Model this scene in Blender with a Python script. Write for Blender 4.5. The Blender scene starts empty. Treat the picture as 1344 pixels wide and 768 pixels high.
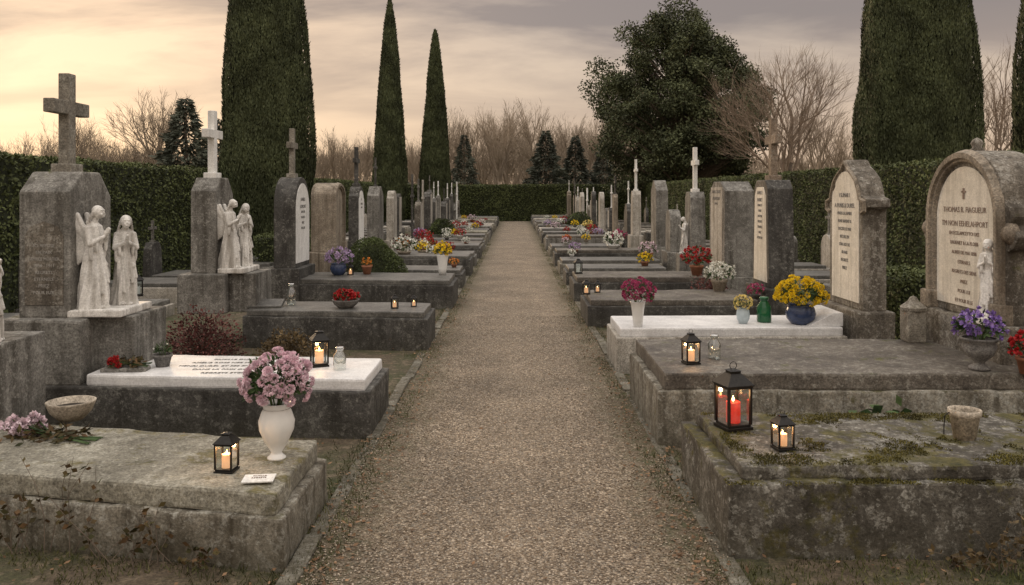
import bpy, bmesh, math, random
import numpy as np
from mathutils import Vector, Matrix, noise
R=random.Random(11); NR=np.random.default_rng(5)
SC=bpy.context.scene; COL=SC.collection
# ---------------------------------------------------------------- nodes
def newmat(name):
    m=bpy.data.materials.new(name); m.use_nodes=True
    t=m.node_tree; b=t.nodes['Principled BSDF']; return m,t,b
def nd(t,ty,ins=None,**at):
    n=t.nodes.new(ty)
    for k,v in at.items(): setattr(n,k,v)
    if ins:
        for k,v in ins.items():
            if isinstance(v,bpy.types.NodeSocket): t.links.new(v,n.inputs[k])
            else: n.inputs[k].default_value=v
    return n
def c4(c): return (c[0],c[1],c[2],1.0)
def mixc(t,f,a,b,mode='MIX'):
    n=nd(t,'ShaderNodeMix',data_type='RGBA',blend_type=mode,clamp_factor=True)
    for i,v in ((0,f),(6,a),(7,b)):
        if isinstance(v,bpy.types.NodeSocket): t.links.new(v,n.inputs[i])
        else: n.inputs[i].default_value=v if i==0 else (c4(v) if len(v)==3 else v)
    return n.outputs[2]
def mr(t,v,a,b,c=0.0,d=1.0):
    n=nd(t,'ShaderNodeMapRange',{0:v,1:a,2:b,3:c,4:d}); return n.outputs[0]
def mth(t,op,a,b=0.0):
    n=nd(t,'ShaderNodeMath',operation=op)
    for i,v in ((0,a),(1,b)):
        if isinstance(v,bpy.types.NodeSocket): t.links.new(v,n.inputs[i])
        else: n.inputs[i].default_value=v
    return n.outputs[0]
def noi(t,vec,s,det=5,ro=.6,dist=0):
    n=nd(t,'ShaderNodeTexNoise',{'Vector':vec,'Scale':s,'Detail':det,'Roughness':ro,'Distortion':dist}); return n.outputs[0]
def grey(t,f):
    n=nd(t,'ShaderNodeCombineColor',{0:f,1:f,2:f}); return n.outputs[0]

def stone_mat(name,c1,c2,lich=.5,lc=(.42,.42,.38),moss=0.,mc=(.075,.08,.018),rough=.85,streak=.5,bump=.5,dirt=.5,spec=.3,contrast=1.0):
    m,t,b=newmat(name)
    g=nd(t,'ShaderNodeNewGeometry'); pos=g.outputs['Position']
    n1=noi(t,pos,2.2,6,.70)
    col=mixc(t,mr(t,n1,.38,.63),c1,c2)
    n2=noi(t,pos,70,2,.7)
    col=mixc(t,1.0,col,grey(t,mr(t,n2,.3,.7,1-.45*contrast,1+.42*contrast)),'MULTIPLY')
    n5=noi(t,pos,10,5,.80)
    col=mixc(t,1.0,col,grey(t,mr(t,n5,.30,.70,1-.36*contrast,1+.32*contrast)),'MULTIPLY')
    if streak>0:
        mp=nd(t,'ShaderNodeMapping',{'Vector':pos,'Scale':(8,8,.55)})
        st=noi(t,mp.outputs[0],1,3,.65)
        col=mixc(t,mth(t,'MULTIPLY',mr(t,st,.46,.66),streak),col,(c1[0]*.32,c1[1]*.29,c1[2]*.25))
    if lich>0:
        l1=noi(t,pos,17,6,.82,.2)
        lm=mth(t,'MULTIPLY',mr(t,n1,.40,.62),.06)
        f1=mr(t,mth(t,'ADD',l1,lm),.605-.06*lich,.665-.06*lich)
        vo=nd(t,'ShaderNodeTexVoronoi',{'Vector':nd(t,'ShaderNodeVectorMath',{0:pos,1:nd(t,'ShaderNodeVectorMath',{0:nd(t,'ShaderNodeTexNoise',{'Vector':pos,'Scale':30,'Detail':2}).outputs[1],3:.07},operation='SCALE').outputs[0]},operation='ADD').outputs[0],'Scale':18.0})
        f2=mth(t,'MULTIPLY',mr(t,vo.outputs[0],.32,.24),mr(t,mth(t,'ADD',n5,n1),1.07-.11*lich,1.14-.11*lich))
        f=mth(t,'MAXIMUM',mth(t,'MULTIPLY',f1,.62),mth(t,'MULTIPLY',f2,.9))
        f=mth(t,'MULTIPLY',f,mr(t,n2,.3,.6,.40,1.0))
        col=mixc(t,mth(t,'MULTIPLY',f,min(1,.45+lich*.45)),col,lc)
    if moss>0:
        nz=nd(t,'ShaderNodeSeparateXYZ',{0:g.outputs['Normal']}).outputs[2]
        mn=noi(t,pos,3.6,6,.76,.3)
        w=mth(t,'ADD',mn,mth(t,'MULTIPLY',mr(t,nz,-.2,.9),.08))
        f=mr(t,w,.70-.16*moss,.78-.16*moss)
        mcol=mixc(t,mr(t,n5,.35,.65),(mc[0]*.45,mc[1]*.5,mc[2]*.6),(mc[0]*1.5,mc[1]*1.4,mc[2]*1.4))
        col=mixc(t,mth(t,'MULTIPLY',f,.88),col,mcol)
    if dirt>0:
        z=nd(t,'ShaderNodeSeparateXYZ',{0:pos}).outputs[2]
        gd=mth(t,'MULTIPLY',mr(t,mth(t,'ADD',z,mth(t,'MULTIPLY',n5,.3)),.38,.08),dirt)
        col=mixc(t,gd,col,(.05,.045,.027))
    t.links.new(col,b.inputs['Base Color'])
    b.inputs['Roughness'].default_value=rough
    b.inputs['Specular IOR Level'].default_value=spec
    hn=noi(t,pos,18,5,.8)
    bp=nd(t,'ShaderNodeBump',{'Strength':bump,'Distance':.020,'Height':hn})
    t.links.new(bp.outputs[0],b.inputs['Normal'])
    return m
def leaf_mat(name,c1,c2,clump=3.0,rough=.65,dark=.45):
    m,t,b=newmat(name)
    g=nd(t,'ShaderNodeNewGeometry')
    rnd=g.outputs['Random Per Island']
    col=mixc(t,rnd,c1,c2)
    n=noi(t,g.outputs['Position'],clump,2,.6)
    col=mixc(t,1.0,col,grey(t,mr(t,n,.35,.65,dark,1.3)),'MULTIPLY')
    t.links.new(col,b.inputs['Base Color'])
    b.inputs['Roughness'].default_value=rough
    b.inputs['Specular IOR Level'].default_value=.2
    return m
def plain(name,c,rough=.5,metal=0,var=.25,scale=20,bump=.15):
    m,t,b=newmat(name)
    g=nd(t,'ShaderNodeNewGeometry')
    n=noi(t,g.outputs['Position'],scale,3,.65)
    col=mixc(t,1.0,c,grey(t,mr(t,n,.3,.7,1-var,1+var)),'MULTIPLY')
    t.links.new(col,b.inputs['Base Color'])
    b.inputs['Roughness'].default_value=rough; b.inputs['Metallic'].default_value=metal
    if bump>0:
        bp=nd(t,'ShaderNodeBump',{'Strength':bump,'Distance':.004,'Height':n}); t.links.new(bp.outputs[0],b.inputs['Normal'])
    return m
def emis(name,c,s):
    m,t,b=newmat(name)
    b.inputs['Base Color'].default_value=c4(c); b.inputs['Emission Color'].default_value=c4(c); b.inputs['Emission Strength'].default_value=s
    return m
def glass_mat(name,c=(.9,.95,.95),tr=.8):
    m,t,b=newmat(name); t.nodes.remove(b)
    o=t.nodes['Material Output']
    g=nd(t,'ShaderNodeBsdfGlossy',{'Color':c4((.9,.9,.9)),'Roughness':.08})
    tr_=nd(t,'ShaderNodeBsdfTransparent',{'Color':c4(c)})
    ly=nd(t,'ShaderNodeLayerWeight',{'Blend':.35})
    f=mth(t,'ADD',mth(t,'MULTIPLY',ly.outputs[1],.7),.9-tr)
    mx=nd(t,'ShaderNodeMixShader',{0:f}); t.links.new(tr_.outputs[0],mx.inputs[1]); t.links.new(g.outputs[0],mx.inputs[2])
    t.links.new(mx.outputs[0],o.inputs[0]); return m

M={}
M['grey']=stone_mat('weathered grey stone',(.135,.13,.118),(.24,.233,.215),lich=.65,lc=(.38,.375,.345),moss=.1,streak=.75)
M['cross']=stone_mat('grey stone cross',(.17,.155,.13),(.28,.26,.22),lich=.5,moss=.1,streak=.4,dirt=0)
M['dark']=stone_mat('dark lichened granite',(.048,.046,.043),(.095,.092,.085),lich=.62,lc=(.27,.265,.24),streak=.6,dirt=.4,rough=.7)
M['darkslab']=stone_mat('dark speckled granite slab',(.075,.073,.068),(.13,.127,.117),lich=.6,lc=(.27,.265,.24),streak=.0,dirt=0,rough=.42,spec=.5,bump=.22)
M['brown']=stone_mat('dark brown lichened slab',(.080,.070,.060),(.14,.125,.105),lich=.62,lc=(.34,.33,.29),moss=.2,streak=.0,dirt=.3,rough=.55,bump=.4)
M['bstone']=stone_mat('brown lichened headstone',(.11,.097,.08),(.20,.18,.15),lich=.8,lc=(.42,.405,.365),moss=.2,streak=.7,dirt=.3)
M['mossy']=stone_mat('mossy dark stone',(.068,.062,.052),(.145,.135,.115),lich=.85,lc=(.38,.375,.34),moss=.86,mc=(.085,.078,.022),streak=.6,dirt=.5,rough=.8)
M['olive']=stone_mat('grey lichened stone slab',(.16,.15,.12),(.28,.265,.215),lich=.85,lc=(.44,.43,.37),moss=.42,mc=(.13,.115,.045),streak=.0,dirt=.2)
M['kerbbase']=stone_mat('stained limestone base',(.165,.15,.12),(.28,.26,.215),lich=.8,moss=.35,mc=(.09,.085,.035),streak=.9,dirt=.7)
M['light']=stone_mat('pale limestone',(.37,.345,.30),(.50,.475,.43),lich=.4,lc=(.18,.17,.15),streak=.6,dirt=.5)
M['cream']=stone_mat('cream inscription stone',(.62,.58,.50),(.76,.72,.64),lich=.12,lc=(.36,.34,.31),streak=.35,dirt=.1,bump=.12,contrast=.35)
M['sand']=stone_mat('sandstone',(.22,.185,.145),(.34,.295,.235),lich=.7,lc=(.14,.13,.115),streak=.8)
M['marble']=stone_mat('white veined marble',(.60,.60,.605),(.77,.77,.765),lich=.0,streak=.12,dirt=.1,rough=.45,bump=.04,spec=.4,contrast=.35)
M['statue']=stone_mat('white statue marble',(.62,.605,.575),(.78,.77,.74),lich=.0,streak=.6,dirt=.0,rough=.6,bump=.10,contrast=.5)
M['whitepaint']=stone_mat('white painted stone',(.68,.68,.66),(.79,.79,.77),lich=.0,streak=.25,dirt=0,bump=.15,contrast=.4)
M['rust']=stone_mat('brown weathered cross',(.16,.125,.095),(.27,.215,.165),lich=.4,streak=.4,dirt=0)
M['ink']=plain('engraved lettering',(.17,.165,.16),.8)
M['inkl']=plain('faint engraved lettering',(.34,.33,.31),.8)
M['inkr']=plain('brown engraved lettering',(.24,.18,.145),.8)
M['metal']=plain('black lantern metal',(.018,.017,.016),.45,.6,.3,60,.2)
M['wax']=plain('cream candle wax',(.8,.56,.40),.5,0,.05,20,0)
M['waxred']=plain('red candle wax',(.55,.025,.02),.4,0,.05,20,0)
for k_,c_,s_ in (('wax',(1,.42,.15),.5),('waxred',(1,.03,.01),.35)):
    b_=M[k_].node_tree.nodes['Principled BSDF']; b_.inputs['Emission Color'].default_value=c4(c_); b_.inputs['Emission Strength'].default_value=s_  # wax emission stands in for flame light glowing through the candle
M['flame']=emis('candle flame',(1.0,.60,.22),14)
M['glass']=glass_mat('lantern glass'); M['jar']=glass_mat('jar glass',(.82,.86,.84),.62)
M['gglass']=plain('green glass',(.015,.10,.04),.12,0,.2,8,0)
M['ceram']=plain('white glazed ceramic',(.78,.78,.76),.25,0,.05,9,.02)
M['blueceram']=plain('blue glazed ceramic',(.04,.06,.13),.25,0,.3,15,.05)
M['paleblue']=plain('pale blue ceramic',(.42,.50,.54),.35,0,.1)
M['terra']=plain('terracotta',(.32,.14,.08),.8,0,.3,12,.3)
M['stonepot']=stone_mat('pale concrete pot',(.40,.35,.28),(.52,.46,.38),lich=.3,lc=(.18,.17,.14),streak=.3,dirt=0)
M['greypot']=stone_mat('grey concrete pot',(.14,.135,.13),(.22,.21,.20),lich=.4,streak=.3,dirt=0)
M['soil']=plain('potting soil',(.03,.022,.016),.95)
M['bark']=plain('bark',(.14,.11,.085),.9,0,.4,8,.5)
M['twig']=plain('winter twigs',(.25,.19,.14),.9,0,.3,2,.0)
M['twigfar']=plain('distant winter twigs',(.27,.22,.165),.95,0,.25,.3,.0)  # twig colour lightened to stand in for distance haze
M['barkfar']=plain('distant pale bark',(.38,.31,.25),.95,0,.25,.5,.0)  # pale bark lightened further, distance haze put into its colour
M['hedge']=leaf_mat('hedge leaves',(.062,.076,.03),(.125,.148,.06),1.6,dark=.6)
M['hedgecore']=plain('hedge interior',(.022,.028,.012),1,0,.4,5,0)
M['cyp']=leaf_mat('cypress foliage',(.048,.060,.03),(.095,.112,.055),1.2,dark=.55)
M['ever']=leaf_mat('evergreen foliage',(.055,.068,.036),(.125,.142,.072),.6,dark=.4)
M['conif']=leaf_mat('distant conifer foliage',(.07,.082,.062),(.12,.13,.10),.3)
M['bush']=leaf_mat('bush leaves',(.055,.078,.026),(.115,.14,.055),3)
M['redbush']=leaf_mat('red shrub leaves',(.08,.03,.03),(.17,.065,.055),4)
M['drybush']=leaf_mat('dry shrub leaves',(.09,.065,.03),(.17,.12,.06),4)
M['leafg']=leaf_mat('bouquet leaves',(.035,.065,.025),(.08,.125,.045),12)
M['weed']=leaf_mat('weed leaves',(.05,.055,.02),(.13,.075,.035),6)
M['grass']=leaf_mat('grass blades',(.05,.06,.02),(.13,.125,.05),1.2)
M['moss']=leaf_mat('moss tufts',(.05,.048,.014),(.15,.13,.034),5)
M['deadleaf']=leaf_mat('fallen leaves',(.13,.07,.035),(.27,.17,.10),5)
FL={}
for k,a,b_ in (('pink',(.62,.42,.50),(.86,.71,.76)),('magenta',(.28,.03,.10),(.48,.09,.20)),('yellow',(.62,.43,.01),(.85,.64,.03)),
            ('purple',(.15,.09,.32),(.32,.22,.5)),('white',(.62,.62,.56),(.80,.80,.75)),('red',(.28,.010,.014),(.48,.035,.035)),('cream',(.66,.5,.14),(.82,.70,.30)),
            ('orange',(.5,.17,.03),(.7,.3,.06)),('palepink',(.50,.38,.44),(.70,.58,.62)),('lilac',(.34,.25,.42),(.52,.4,.58))):
    FL[k]=leaf_mat(k+' petals',a,b_,25,.6,.8)
m,t,b=newmat('gravel'); g=nd(t,'ShaderNodeNewGeometry'); pos=g.outputs['Position']
vo=nd(t,'ShaderNodeTexVoronoi',{'Vector':pos,'Scale':78.0})
sep=nd(t,'ShaderNodeSeparateColor',{0:vo.outputs[1]})
rp=nd(t,'ShaderNodeValToRGB',{0:sep.outputs[0]}); cr=rp.color_ramp
cr.elements[0].position=0; cr.elements[0].color=(.085,.062,.042,1); cr.elements[1].position=1; cr.elements[1].color=(.54,.455,.35,1)
for p_,c_ in ((.25,(.18,.135,.09,1)),(.5,(.27,.21,.145,1)),(.72,(.235,.205,.165,1)),(.88,(.38,.30,.215,1))):
    e=cr.elements.new(p_); e.color=c_
col=mixc(t,1.0,rp.outputs[0],grey(t,mr(t,vo.outputs[0],.3,.8,1.08,.45)),'MULTIPLY')  # painted occlusion: colour darkens in the gaps between gravel stones
col=mixc(t,1.0,col,grey(t,mr(t,noi(t,pos,1.1,5,.7),.32,.68,.70,1.28)),'MULTIPLY')
col=mixc(t,mr(t,noi(t,pos,5,5,.8),.56,.72,0,.45),col,(.08,.062,.04))
sx=nd(t,'ShaderNodeSeparateXYZ',{0:pos}); ax=mth(t,'ABSOLUTE',sx.outputs[0])
ed=mr(t,mth(t,'ADD',ax,mth(t,'MULTIPLY',noi(t,pos,2.6,6,.78),.8)),.98,1.38)
col=mixc(t,mth(t,'MULTIPLY',ed,.86),col,mixc(t,mr(t,noi(t,pos,14,3),.4,.6),(.055,.06,.022),(.125,.095,.06)))
t.links.new(col,b.inputs['Base Color']); b.inputs['Roughness'].default_value=.85
bp=nd(t,'ShaderNodeBump',{'Strength':.9,'Distance':.009,'Height':mth(t,'SUBTRACT',1.0,vo.outputs[0])}); t.links.new(bp.outputs[0],b.inputs['Normal']); M['gravel']=m
m,t,b=newmat('pebble'); g=nd(t,'ShaderNodeNewGeometry'); rp=nd(t,'ShaderNodeValToRGB',{0:g.outputs['Random Per Island']}); cr=rp.color_ramp
cr.elements[0].color=(.11,.08,.056,1); cr.elements[1].color=(.56,.475,.375,1)
for p_,c_ in ((.4,(.24,.185,.125,1)),(.7,(.265,.23,.185,1))): e=cr.elements.new(p_); e.color=c_
t.links.new(rp.outputs[0],b.inputs['Base Color']); b.inputs['Roughness'].default_value=.8; M['pebble']=m
m,t,b=newmat('cemetery soil and turf'); g=nd(t,'ShaderNodeNewGeometry'); pos=g.outputs['Position']
col=mixc(t,mr(t,noi(t,pos,.9,5,.7),.42,.58),(.045,.052,.018),(.09,.068,.044))
col=mixc(t,mr(t,noi(t,pos,9,4,.75),.50,.66),col,(.16,.125,.085))
col=mixc(t,1.0,col,grey(t,mr(t,noi(t,pos,45,3,.7),.3,.7,.5,1.4)),'MULTIPLY')
t.links.new(col,b.inputs['Base Color']); b.inputs['Roughness'].default_value=.95
bp=nd(t,'ShaderNodeBump',{'Strength':.8,'Distance':.03,'Height':noi(t,pos,22,3,.75)}); t.links.new(bp.outputs[0],b.inputs['Normal']); M['ground']=m

# ---------------------------------------------------------------- object helpers
def thing(name,label,cat,loc=(0,0,0),rz=0,group=None,kind=None):
    o=bpy.data.objects.new(name,None); o.empty_display_size=.1
    o.location=loc; o.rotation_euler=(0,0,rz); COL.objects.link(o)
    o['label']=label; o['category']=cat
    if group:o['group']=group
    if kind:o['kind']=kind
    return o
def part(par,name,me,mat,loc=(0,0,0),smooth=False,label=None,rot=None,scale=None):
    me.name=name
    if mat is not None:
        me.materials.clear(); me.materials.append(mat)
    if smooth: me.polygons.foreach_set('use_smooth',[True]*len(me.polygons))
    o=bpy.data.objects.new(name,me); COL.objects.link(o); o.location=loc
    if par: o.parent=par
    if rot is not None: o.rotation_euler=rot
    if scale is not None: o.scale=scale
    if label:o['label']=label
    return o
def solo(name,me,mat,label,cat,kind=None,smooth=False,loc=(0,0,0),group=None):
    o=part(None,name,me,mat,loc,smooth)
    o['label']=label; o['category']=cat
    if kind:o['kind']=kind
    if group:o['group']=group
    return o
def clone(src,loc,rz=0,s=1,label=None):
    def rec(o,par):
        c=o.copy(); COL.objects.link(c)
        if par: c.parent=par
        for ch in o.children: rec(ch,c)
        return c
    c=rec(src,None); c.location=loc; c.rotation_euler=(0,0,rz); c.scale=(s,s,s) if not isinstance(s,tuple) else s
    if label:c['label']=label
    return c
def bm2me(bm,name='mesh'):
    me=bpy.data.meshes.new(name); bmesh.ops.recalc_face_normals(bm,faces=bm.faces); bm.to_mesh(me); bm.free(); return me
def pyme(v,f,name='mesh'):
    me=bpy.data.meshes.new(name); me.from_pydata(v,[],f); me.update(); return me
def bevel_sharp(bm,off,seg=2,ang=.6):
    es=[e for e in bm.edges if len(e.link_faces)==2 and e.calc_face_angle(0)>ang]
    if es and off>0: bmesh.ops.bevel(bm,geom=es,offset=off,segments=seg,profile=.6,affect='EDGES',clamp_overlap=True)
def add_block(bm0,x0,x1,y0,y1,z0,z1,bev=.012,step=.2,jit=.005,shear=0):
    bm=bmesh.new(); bmesh.ops.create_cube(bm,size=1)
    sx,sy,sz=x1-x0,y1-y0,z1-z0
    for v in bm.verts: v.co=Vector((x0+(v.co.x+.5)*sx,y0+(v.co.y+.5)*sy,z0+(v.co.z+.5)*sz))
    if step:
        for ax,(a,L) in enumerate(((x0,sx),(y0,sy),(z0,sz))):
            n=max(1,int(L/step))
            for i in range(1,n):
                pc=[0,0,0]; pc[ax]=a+L*i/n; pn=[0,0,0]; pn[ax]=1
                bmesh.ops.bisect_plane(bm,geom=bm.verts[:]+bm.edges[:]+bm.faces[:],plane_co=pc,plane_no=pn)
    bevel_sharp(bm,min(bev,.45*min(sx,sy,sz)))
    off=Vector((R.random()*50,R.random()*50,R.random()*50))
    for v in bm.verts:
        if jit: v.co+=noise.noise_vector(v.co*4.5+off)*jit*1.6+noise.noise_vector(v.co*14+off)*jit*.7
        v.co.y+=shear*abs(v.co.x)
    me=bpy.data.meshes.new('t'); bm.to_mesh(me); bm.free(); bm0.from_mesh(me); bpy.data.meshes.remove(me)
def block(*a,**k):
    bm=bmesh.new(); add_block(bm,*a,**k); return bm2me(bm)
def extr(pts,thick,bev=.012,axis='X',x0=0.,seg=2):
    bm=bmesh.new()
    mk=(lambda u,z:(x0,u,z)) if axis=='X' else (lambda u,z:(u,x0,z))
    vs=[bm.verts.new(mk(u,z)) for u,z in pts]
    f=bm.faces.new(vs); r=bmesh.ops.extrude_face_region(bm,geom=[f])
    d=Vector((thick,0,0)) if axis=='X' else Vector((0,thick,0))
    for v in r['geom']:
        if isinstance(v,bmesh.types.BMVert): v.co+=d
    bmesh.ops.recalc_face_normals(bm,faces=bm.faces)
    es=[e for e in bm.edges if len(e.link_faces)==2 and e.calc_face_angle(0)>.6]
    if bev>0:
        bmesh.ops.bevel(bm,geom=es,offset=bev,segments=seg,profile=.6,affect='EDGES',clamp_overlap=True)
    return bm2me(bm)
def lathe(prof,seg=28,closed=True):
    v=[];f=[]
    for r,z in prof:
        for i in range(seg):
            a=2*math.pi*i/seg; v.append((r*math.cos(a),r*math.sin(a),z))
    for j in range(len(prof)-1):
        for i in range(seg):
            k=(i+1)%seg; f.append((j*seg+i,j*seg+k,(j+1)*seg+k,(j+1)*seg+i))
    if closed:
        f.append(tuple(range(seg-1,-1,-1))); n=(len(prof)-1)*seg; f.append(tuple(range(n,n+seg)))
    return pyme(v,f)
def tube(v,f,pts,rad,sides=6):
    b0=len(v); n=len(pts)
    for i,p in enumerate(pts):
        d=(pts[min(i+1,n-1)]-pts[max(i-1,0)]); d=d.normalized() if d.length>1e-9 else Vector((0,0,1))
        u=d.orthogonal().normalized(); w=d.cross(u)
        for k in range(sides):
            a=2*math.pi*k/sides; q=p+(u*math.cos(a)+w*math.sin(a))*rad[i]; v.append((q.x,q.y,q.z))
    for i in range(n-1):
        for k in range(sides):
            k2=(k+1)%sides; f.append((b0+i*sides+k,b0+i*sides+k2,b0+(i+1)*sides+k2,b0+(i+1)*sides+k))
def sweep(v,f,pts,nrm,hw,hd):
    b0=len(v); n=len(pts)
    for i,p in enumerate(pts):
        d=(pts[min(i+1,n-1)]-pts[max(i-1,0)]).normalized(); u=d.cross(Vector((1,0,0)))
        for a,b_ in ((-1,0),(-.75,.6),(-.35,.6),(-.25,1),(.55,1),(1,0)): q=p+u*hw*a+Vector((nrm*hd*b_,0,0)); v.append(tuple(q))
    for i in range(n-1):
        for k in range(6): k2=(k+1)%6; f.append((b0+i*6+k,b0+i*6+k2,b0+i*6+6+k2,b0+i*6+6+k))
    f.append(tuple(b0+k for k in range(6))); e=b0+(n-1)*6; f.append(tuple(e+5-k for k in range(6)))
def quads(P,D,S,L,W,mid=.5):
    n=len(P); L=np.broadcast_to(L,(n,))[:,None]; W=np.broadcast_to(W,(n,))[:,None]
    v=np.empty((n,4,3)); v[:,0]=P; v[:,1]=P+D*L*mid+S*W; v[:,2]=P+D*L; v[:,3]=P+D*L*mid-S*W
    me=bpy.data.meshes.new('leaves'); me.vertices.add(4*n); me.vertices.foreach_set('co',v.reshape(-1))
    me.loops.add(4*n); me.loops.foreach_set('vertex_index',np.arange(4*n,dtype=np.int32))
    me.polygons.add(n); me.polygons.foreach_set('loop_start',np.arange(0,4*n,4,dtype=np.int32))
    me.update(calc_edges=True); return me
def unit(a): return a/np.maximum(np.linalg.norm(a,axis=1,keepdims=True),1e-9)
def rdir(n): return unit(NR.normal(size=(n,3)))
def side(D,N=None):
    N=rdir(len(D)) if N is None else N
    return unit(np.cross(D,N))
def text_part(par,s,size,loc,face,mat,name='inscription',width=None):
    cu=bpy.data.curves.new('txt','FONT'); cu.body=s; cu.size=size; cu.align_x='CENTER'; cu.align_y='CENTER'; cu.extrude=.0012; cu.resolution_u=2
    o=bpy.data.objects.new('txt',cu); COL.objects.link(o)
    dg=bpy.context.evaluated_depsgraph_get(); me=bpy.data.meshes.new_from_object(o.evaluated_get(dg))
    bpy.data.objects.remove(o)
    if width:
        xs=[v.co.x for v in me.vertices]; w=max(xs)-min(xs)
        if w>width:
            for v in me.vertices: v.co.x*= width/w
    B={'-X':Matrix(((0,0,-1),(-1,0,0),(0,1,0))),'+X':Matrix(((0,0,1),(1,0,0),(0,1,0))),'-Y':Matrix(((1,0,0),(0,0,-1),(0,1,0))),'+Z':Matrix.Identity(3)}[face]
    me.transform(B.to_4x4())
    return part(par,name,me,mat,loc)

# ---------------------------------------------------------------- ground, path
def grid(x0,x1,y0,y1,nx,ny,z,fn=None):
    v=[];f=[]
    for j in range(ny+1):
        for i in range(nx+1):
            x=x0+(x1-x0)*i/nx; y=y0+(y1-y0)*j/ny
            v.append((x,y,z) if not fn else fn(x,y,z,i,j))
    for j in range(ny):
        for i in range(nx):
            a=j*(nx+1)+i; f.append((a,a+1,a+nx+2,a+nx+1))
    return pyme(v,f)
solo('ground',grid(-400,400,-60,700,4,4,0),M['ground'],'dark soil and rough turf of the cemetery','ground','structure')
def pf(x,y,z,i,j):
    if i in (0,12): x+=.08*noise.noise(Vector((x,y*1.3,0)))
    return (x,y,z+.012*(1-abs(x)/1.1))
solo('path',grid(-1.07,1.07,-2,55.4,12,240,.006,pf),M['gravel'],'straight tan gravel path between the rows of graves','path','structure')
for s in (-1,1):
    bm=bmesh.new(); y=2.
    while y<55:
        L=R.uniform(.7,1.1); x=s*R.uniform(1.03,1.05)
        add_block(bm,x-.045,x+.045,y,y+L-.015,-.02,.022+R.uniform(-.012,.012),bev=.01,step=.3,jit=.006); y+=L
    solo('kerb',bm2me(bm),M['kerbbase'],'low worn stone edging along the gravel path','kerb','structure')
n=34000; x=NR.uniform(-1.05,1.05,n); y=3.3+NR.power(.6,n)*9; s=NR.uniform(.003,.0075,n)
octv=np.array([(1,0,0),(0,1,0),(-1,0,0),(0,-1,0),(0,0,.65),(0,0,-.65)]); octf=np.array([(0,1,4),(1,2,4),(2,3,4),(3,0,4),(1,0,5),(2,1,5),(3,2,5),(0,3,5)])
ang=NR.uniform(0,6.28,n); ca,sa=np.cos(ang),np.sin(ang); V=octv[None]*s[:,None,None]*NR.uniform(.7,1.35,(n,1,3))
VX=V[...,0]*ca[:,None]-V[...,1]*sa[:,None]+x[:,None]; VY=V[...,0]*sa[:,None]+V[...,1]*ca[:,None]+y[:,None]; VZ=V[...,2]+.018+(-.006*np.abs(x))[:,None]
V=np.stack([VX,VY,VZ],-1).reshape(-1,3); F=(octf[None]+np.arange(n)[:,None,None]*6).reshape(-1)
me=bpy.data.meshes.new('peb'); me.vertices.add(len(V)); me.vertices.foreach_set('co',V.reshape(-1)); me.loops.add(len(F)); me.loops.foreach_set('vertex_index',F.astype(np.int32))
me.polygons.add(len(F)//3); me.polygons.foreach_set('loop_start',np.arange(0,len(F),3,dtype=np.int32)); me.update(calc_edges=True)
solo('gravel',me,M['pebble'],'loose tan and grey gravel stones on the path','gravel','stuff')
def scat(n,xa,xb,ya,yb,p=.7): return NR.uniform(xa,xb,n)*NR.choice([-1,1],n), ya+NR.power(p,n)*(yb-ya)
x1_,y1_=scat(30000,1.0,4.2,3.6,22); x2_,y2_=scat(18000,.86,1.14,3.5,30); x3_,y3_=scat(9000,1.0,3.2,3.4,4.6)
x=np.concatenate([x1_,x2_,x3_]); y=np.concatenate([y1_,y2_,y3_])
msk=np.array([noise.noise(Vector((a*1.2,b*1.2,3)))>-.08 for a,b in zip(x,y)]); x=x[msk]; y=y[msk]; n=len(x)
D=unit(np.stack([NR.normal(0,.5,n),NR.normal(0,.5,n),np.ones(n)],1)); P=np.stack([x,y,np.zeros(n)],1)
solo('grass',quads(P,D,side(D),NR.uniform(.015,.05,n),.003,.3),M['grass'],'thin dull grass and weeds between the graves','grass','stuff')
n=3600; x,y=scat(n,.72,4,3.5,16); k_=NR.random(n)<.45; x[k_]=(NR.uniform(.78,1.1,n)*NR.choice([-1,1],n))[k_]; x[:110]=NR.uniform(-.9,.9,110); D=unit(np.stack([NR.normal(size=n),NR.normal(size=n),NR.normal(0,.25,n)],1))
Nn=unit(np.stack([NR.normal(0,.3,n),NR.normal(0,.3,n),np.ones(n)],1))
solo('fallen_leaves',quads(np.stack([x,y,np.full(n,.024)],1),D,side(D,Nn),NR.uniform(.015,.042,n),.009),M['deadleaf'],'brown fallen leaves scattered over the ground','leaves','stuff')

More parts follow.
